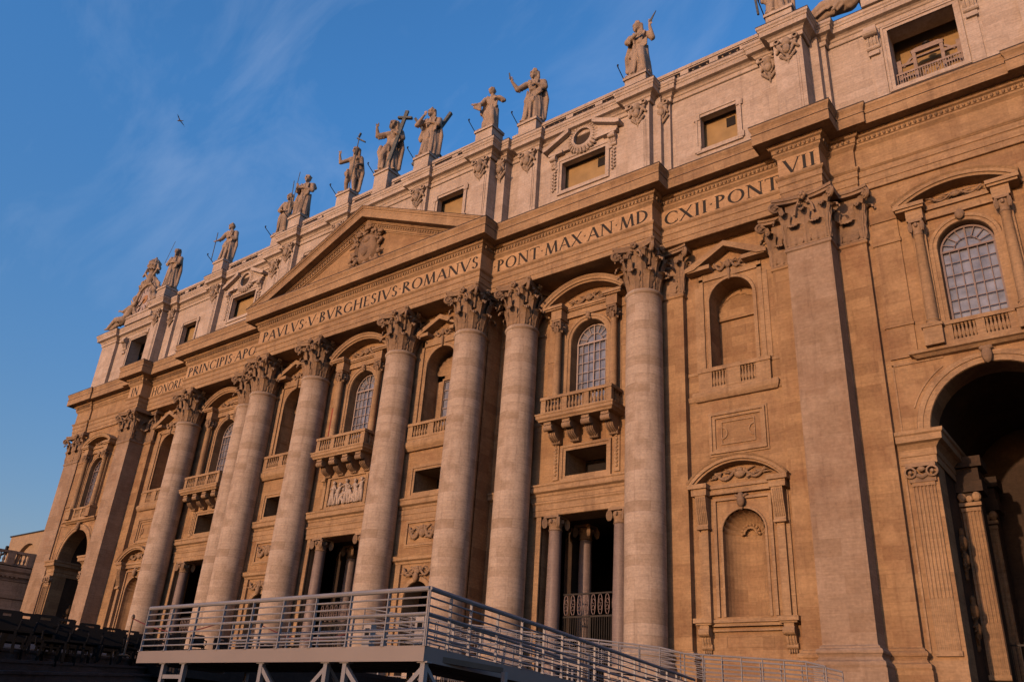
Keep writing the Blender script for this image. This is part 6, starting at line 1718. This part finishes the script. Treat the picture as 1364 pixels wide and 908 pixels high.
for i in range(n - 1):
    a, b, c, d = OUT[i], OUT[i + 1], INN[i + 1], INN[i]
    m.add([(*a, DZ), (*b, DZ), (*c, DZ), (*d, DZ), (*a, DZ - .12), (*b, DZ - .12), (*c, DZ - .12), (*d, DZ - .12)], [(0, 1, 2, 3), (7, 6, 5, 4), (0, 4, 5, 1), (2, 6, 7, 3), (1, 5, 6, 2), (0, 3, 7, 4)])
BR(m, 'deck', 'under')
m = MB(); m.sweep(OUT[::-1][::-1], [(0.0, DZ - .27), (.04, DZ - .27), (.04, DZ + .01), (0.0, DZ + .01)], True); BR(m, 'fascia', 'fascia')
m = MB(); m.box(32.66, 32.70, -35.45, -32.85, DZ - .27, DZ + .01); BR(m, 'end_fascia', 'fascia')
m = MB(); m.sweep([(x, y) for x, y in INN], [(0, DZ - .22), (.04, DZ - .22), (.04, DZ), (0, DZ)], True); BR(m, 'inner_fascia', 'fascia')
R0 = empty('outer_railing', rel((0, 0, 0)), 0, r); M_ = MR
for a, b in ((0, 2), (1, len(OUT))): railing(R0, [(x, y, DZ) for x, y in OUT[a:b]], mids=MR, thick=.46, top_r=.05, mid_r=.019)
R1 = empty('inner_railing', rel((0, 0, 0)), 0, r)
railing(R1, [(x, y, DZ) for x, y in INN], mids=MR, thick=.46, step=1.3, top_r=.045, mid_r=.017)
# legs
for xx, brace in ((33.81, 0), (34.67, 0), (37.63, 1), (39.74, -1), (40.31, 1), (42.44, -1)):
    m = MB(); m.box(xx - .055, xx + .055, -35.40, -35.30, -6.1, DZ - .27); m.box(xx - .13, xx + .13, -35.42, -35.28, DZ - .29, DZ - .262)
    BR(m, 'leg', 'steel')
    m = MB(); m.box(xx - .045, xx + .045, -32.98, -32.88, -6.1, DZ - .2); BR(m, 'leg', 'steel')
    if brace:
        m = MB(); m.beam((xx, -35.35, DZ - .36), (xx + brace * 1.6, -35.35, DZ - 1.75), .07, .09); BR(m, 'brace', 'steel')
        m = MB(); m.beam((xx, -35.3, DZ - .36), (xx, -33.6, DZ - 2.0), .07, .07); BR(m, 'brace', 'steel')
for z in (-3.42, -4.3, -5.2):
    m = MB(); m.box(33.84, 34.64, -35.38, -35.32, z - .045, z + .045); BR(m, 'rung', 'steel')
for (x, y) in ((41.6, -30.5), (40.8, -26.2), (39.7, -20.5)):
    m = MB(); m.box(x - .06, x + .04, y - .05, y + .05, -6.1 if y < -28 else -4.6, DZ - .25); BR(m, 'leg', 'steel')
m = MB()
for k in range(14): m.box(33.2 + .7 * k, 33.28 + .7 * k, -35.35, -32.9, DZ - .22, DZ - .115)
BR(m, 'joists', 'under')

# long ramp climbing to the portico
FAR = [(18.5, -15, .86), (23.9, -15, .07), (28.9, -15, -.55), (32.4, -15, -.93), (36.3, -15, -1.37), (37.4, -15, -1.62), (39.8, -15, -1.78), (42.3, -15, -1.95), (43.0, -15, -2.12)]
r = empty('access_ramp', (32, -14, -2.2)); tag(r, 'long steel ramp with thin railings climbing left towards the portico, behind the platform', 'ramp')
o32 = lambda p: (p[0] - 32, p[1] + 14, p[2] + 2.2)
m = MB()
for (xa, ya, za), (xb, yb, zb) in zip(FAR, FAR[1:]):
    m.add([(xa, ya, za), (xb, yb, zb), (xb, ya + 1.8, zb), (xa, ya + 1.8, za), (xa, ya, za - .15), (xb, yb, zb - .15), (xb, ya + 1.8, zb - .15), (xa, ya + 1.8, za - .15)], [(0, 1, 2, 3), (7, 6, 5, 4), (0, 4, 5, 1), (2, 6, 7, 3), (1, 5, 6, 2), (0, 3, 7, 4)])
m.v = [o32(v) for v in m.v]; m.build('deck', 'fascia', r)
for nm, dy in (('front_railing', 0.0), ('rear_railing', 1.8)):
    q = empty(nm, o32((0, 0, 0)), 0, r); railing(q, [(x, y + dy, z) for x, y, z in FAR], mids=(.16, .32, .48, .64, .80), thick=.9, step=.95, top_r=.035, mid_r=.016)
m = MB()
for x in (20, 24, 28, 32): m.box(x - .05, x + .05, -14.95, -14.85, -2.2, .7 - (x - 19) * .14)
m.v = [o32(v) for v in m.v]; m.build('supports', 'steel', r)
# return flight between the two
MID = [(35.0, -25.0, -2.12), (35.0, -22.0, -1.95), (36.5, -18.4, -1.75)]
r = empty('link_ramp', (33, -22, -2.2)); tag(r, 'short steel ramp flight between the platform’s right arm and the long ramp', 'ramp')
m = MB(); LK = [(25.0, -19.5, -1.35), (29.5, -20.5, -1.75), (33.8, -21.5, -2.05), (37.6, -22.3, -2.5)]
for a, b in zip(LK, LK[1:]):
    m.add([a, b, (b[0], b[1] + 1.6, b[2]), (a[0], a[1] + 1.6, a[2]), (a[0], a[1], a[2] - .15), (b[0], b[1], b[2] - .15), (b[0], b[1] + 1.6, b[2] - .15), (a[0], a[1] + 1.6, a[2] - .15)], [(0, 1, 2, 3), (7, 6, 5, 4), (0, 4, 5, 1), (2, 6, 7, 3), (1, 5, 6, 2), (0, 3, 7, 4)])
m.v = [(a - 33, b + 22, c + 2.2) for a, b, c in m.v]; m.build('deck', 'fascia', r)
q = empty('railing', (-33, 22, 2.2), 0, r); railing(q, LK, mids=(.16, .32, .48, .64, .80), thick=.9, step=1.2, top_r=.035, mid_r=.016)

# ------------------------------------------------------------------ black chairs
ch0 = None
def chair(p, rz, label, group='black plastic chairs on the steps'):
    global ch0
    if ch0 is None:
        t = empty('plastic_chair')
        def B(mb, nm): return mb.build(nm, 'plastic', t, 30)
        m = MB(); m.box(-.25, .25, -.24, .24, .42, .46); B(m, 'seat')
        m = MB(); W, y0, y1 = .27, .22, .25
        def pan(x0, x1, z0, z1): m.prism_yz([(y0 + (z0 - .45) * .22, z0), (y1 + (z0 - .45) * .22, z0), (y1 + (z1 - .45) * .22, z1), (y0 + (z1 - .45) * .22, z1)], x0, x1)
        pan(-W, W, .40, .76); pan(-W, -.11, .76, .82); pan(.11, W, .76, .82); pan(-W, W, .82, .865); pan(-W + .03, W - .03, .865, .885)
        B(m, 'backrest')
        for s in (-1, 1):
            m = MB(); m.tube([(s * .27, .27, .70), (s * .29, .1, .66), (s * .29, -.2, .64), (s * .27, -.24, .45)], .022, 6); B(m, 'armrest')
            for yy in (-.22, .24): m = MB(); m.beam((s * .23, yy, .44), (s * .27, yy * 1.15, 0), .05, .04); B(m, 'leg')
        ch0 = t
    else:
        t = ch0.copy(); COL.objects.link(t)
        for c in ch0.children:
            d = c.copy(); COL.objects.link(d); d.parent = t
    t.location = p; t.rotation_euler = (0, 0, rz); t.scale = (1.12, 1.12, 1.08); tag(t, label, 'chair', group)
FR = [(31.24, -37.82, -3.14), (30.17, -36.79, -3.0), (28.95, -35.75, -2.9), (26.89, -33.93, -2.72), (25.0, -32.17, -2.56), (23.95, -30.96, -2.45), (22.92, -29.72, -2.4)]
FL = ['black plastic chair at the left edge, first whole backrest of the front row', 'black chair below the fluted pilaster of the far left arch', 'black chair in front of the figure niche inside the far left arch', 'black chair in front of the wide shaded pilaster side', 'black chair in front of the left lower niche’s frame', 'black chair just right of the dark rope post, slotted back lit', 'black chair touching the left end of the steel platform']
face = R(65)
for k, (p, lab) in enumerate(zip(FR, FL)):
    chair(p, face + R(4 * math.sin(k * 2.1)), lab)
chair((31.95, -38.5, -3.2), face, 'black chair cut by the left edge of the photo')
for k, p in enumerate(FR):
    q = Vector(p) + Vector((-.75, 1.25, -.06)); chair(q, face, 'black chair of the second row, half hidden, peeping right of number %d' % k if False else ['second row black chair showing between the first two whole front chairs', 'second row black chair hidden behind the chair under the fluted pilaster', 'second row black chair with a lit slot right of the figure niche', 'second row black chair glimpsed before the shaded pilaster’s right edge', 'second row black chair glimpsed before the ochre wall left of the niche', 'second row black chair behind the rope post', 'second row black chair nearest the platform’s end'][k])
far = ['black chair seen through the platform railing beside the first left column', 'black chair seen through the railing below the left portal', 'black chair through the railing, middle of the left portal', 'black chair through the railing, right side of the left portal', 'black chair through the railing at the second column’s foot', 'black chair through the railing at the third column’s left edge', 'black chair through the railing at the third column’s middle', 'black chair through the railing at the third column’s right edge']
for k in range(8):
    chair((19.3 + .62 * k * .6, -26.4 + .95 * k, -1.78), face, far[k])

for j in range(2):
    for k in range(8):
        q = FR[min(k, 6)]; q = Vector(q) + Vector((-1.55 - .8 * j, .55 + 1.3 * j, -.12 + .02 * j)) + (Vector((1.1, -1.0, -.1)) if k == 7 else Vector((0, 0, 0)))
        chair(q, face, 'black chair in the dark rows behind the front chairs, only slivers visible', 'rear rows of black chairs')
# rope posts
def rope_post(p, label, ax=None):
    t = empty('rope_post', p); tag(t, label, 'rope post', 'brass posts holding a red rope')
    m = MB(); m.lathe([(.17, 0), (.17, .03), (.04, .07), (.03, .1), (.03, 1.05), (.05, 1.07), (.05, 1.12), (.02, 1.18)], seg=12); m.build('pole', 'brass', t, 40)
    if ax:
        m = MB(); A = Vector((0, 0, 1.06)); Bv = Vector(ax) - Vector(p)
        m.tube([A.lerp(Bv, i / 10) + Vector((0, 0, -.35 * math.sin(math.pi * i / 10))) for i in range(11)], .018, 6); m.build('rope', 'rope', t, 40)
rope_post((28.75, -33.65, -2.72), 'dark rope post standing among the chairs left of the platform', (31.3, -32.2, -1.6))
rope_post((31.3, -30.9, -2.6), 'dark rope post seen through the platform railing before the second column', (33.4, -29.0, -1.5))

# low pale barriers near the portico, and small loudspeakers
bs = None
for k, lab in enumerate(['leftmost pale crowd barrier seen between railings at the column feet', 'pale crowd barrier below the right portal’s left column', 'pale crowd barrier below the right portal’s gate', 'pale crowd barrier right of the right portal', 'rightmost pale crowd barrier, before the fourth right column']):
    x = 17.4 + 2.35 * k
    if bs is None:
        bs = empty('crowd_barrier', (x, -10.6, -2.2)); o = bs; bc = []
        m = MB(); m.tube([(-1.05, 0, .15), (-1.05, 0, 1.1), (1.05, 0, 1.1), (1.05, 0, .15), (-1.05, 0, .15)], .028, 6); bc.append(m.build('frame', 'white', bs, 40))
        m = MB(); [m.tube([(-1.0 + .14 * i, 0, .15), (-1.0 + .14 * i, 0, 1.1)], .012, 5) for i in range(15)]; bc.append(m.build('bars', 'white', bs, 40))
        for s in (-1, 1): m = MB(); m.box(s * .8 - .03, s * .8 + .03, -.3, .3, 0, .05); m.box(s * .8 - .02, s * .8 + .02, -.02, .02, 0, .2); bc.append(m.build('foot', 'white', bs))
    else:
        o = bs.copy(); COL.objects.link(o); o.location = (x, -10.6, -2.2)
        for c in bc: d = c.copy(); COL.objects.link(d); d.parent = o
    o.rotation_euler = (0, 0, R(3 * (-1) ** k)); tag(o, lab, 'barrier', 'crowd barriers below the portico')
for (x, y, z), lab in (((36.2, -31.0, -2.7), 'small pale box on the platform’s far side left of the corner'), ((38.7, -31.6, -2.75), 'small pale box beside the platform’s inner corner')):
    t = empty('control_box', (x, y, -2.6)); tag(t, lab, 'box'); m = MB(); m.box(-.14, .14, -.1, .1, .3, .95); m.build('housing', 'white', t); m = MB(); m.box(-.06, .10, -.115, -.1, .62, .82); m.build('screen', 'plastic', t)
    m = MB(); m.box(-.03, .03, -.03, .03, -.2, .3); m.build('stand', 'steel', t)

# ------------------------------------------------------------------ neighbours on the left
r = empty('corridor_wing', (-58, 0, -2.2), R(-12)); tag(r, 'shaded stone corridor building with a balustrade, at the left edge', 'building')
def BC(mb, nm, mt, sm=False): mb.v = [(a + 58, b, c + 2.2) for a, b, c in mb.v]; return mb.build(nm, mt, r, sm)
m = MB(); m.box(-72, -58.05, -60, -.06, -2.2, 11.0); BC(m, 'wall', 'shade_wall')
m = MB(); m.sweep([(-58.05, -60), (-58.05, -.06)], [(0, 8.0), (.15, 8.1), (.18, 8.6), (0, 8.65)]); m.sweep([(-58.05, -60), (-58.05, -.06)], [(0, 6.4), (.10, 6.5), (.10, 6.9), (0, 7.0)])
m.sweep([(-58.05, -60), (-58.05, -.08), (-66, -.08)], [(0, 10.0), (.1, 10.1), (.15, 10.4), (.38, 10.6), (.4, 10.95), (.62, 11.2), (.66, 11.6), (0, 11.85), (-3, 11.85)])
for k in range(120): m.box(-57.95, -57.7, -60 + .49 * k, -59.75 + .49 * k, 10.42, 10.6)
BC(m, 'cornice', 'shade_wall')
m = MB(); balustrade_y(m, -57.75, -60, -.1, 11.8, 13.5, 130, dep=.45, r=.16)
for k in range(9): m.box(-58.05, -57.45, -59.2 + 7 * k, -58.4 + 7 * k, 11.8, 13.52)
m.box(-58.05, -57.45, -.95, -.06, 11.8, 13.52)
BC(m, 'balustrade', 'shade_wall', 35)
r = empty('side_building', (-66, 8, -2.2)); tag(r, 'sunlit ochre building with an arched recess behind the corridor balustrade, far left', 'building')
m = MB(); panel(m, -72.2, -57.4, -2.2, 17.4, 2.0, [dict(cx=-66.2, w=2.95, z0=0, z1=16.1, arch=True, d=.5)])
m.quad((-72.2, 2, -2.2), (-72.2, 18, -2.2), (-72.2, 18, 17.4), (-72.2, 2, 17.4)); m.v = [(a + 66, b - 8, c + 2.2) for a, b, c in m.v]; m.build('wall', 'tan_wall', r)
m = MB(); m.box(-6.4, 8.6, -6.15, 10, 19.6, 19.75); m.build('roof', 'bronze', r)
m = MB(); m.box(-3.6, 3.4, -5.5, -5.3, 2.2, 18.4); m.build('recess_wall', 'tan_wall', r)
m = MB(); m.box(-6.4, -6.0, -6.3, -6.0, 17.2, 18.4); m.tube([(-6.2, -6.3, 17.4), (-6.4, -6.7, 17.0), (-6.9, -6.9, 16.9)], .15, 8); m.build('security_camera', 'bronze', r)

# ------------------------------------------------------------------ gull high on the left
r = empty('gull', (54.01 - .8226 * 70, -47.63 + .362 * 70, -4.5 + .6424 * 70)); tag(r, 'small dark gull gliding in the upper left sky', 'bird')
m = MB()
m.caps((-.22, 0, 0), .05, (.22, 0, .0), .075, 10); m.caps((.22, 0, .01), .06, (.33, 0, .03), .045, 8); m.caps((.36, 0, .03), .02, (.44, 0, .01), .006, 6); m.caps((-.24, 0, 0), .05, (-.42, 0, 0), .03, 7, 1)
for s in (-1, 1):
    pts = [(.05, s * .05, .03), (.12, s * .35, .16), (.02, s * .62, .12), (-.12, s * .9, -.02)]
    for (a, b), w in zip(zip(pts, pts[1:]), (.07, .055, .035)):
        m.beam(Vector(a), Vector(b), .02, w * 2.4) if False else m.caps(a, w * .6, b, w * .35, 8); m.caps(Vector(a) + Vector((-.08, 0, 0)), w * .5, Vector(b) + Vector((-.06, 0, 0)), w * .3, 8)
o = carve_figure(m, 'body', 'bird', r, 1, .02)
r.rotation_euler = (R(12), R(-8), R(205)); r.scale = (.75, .75, .75)
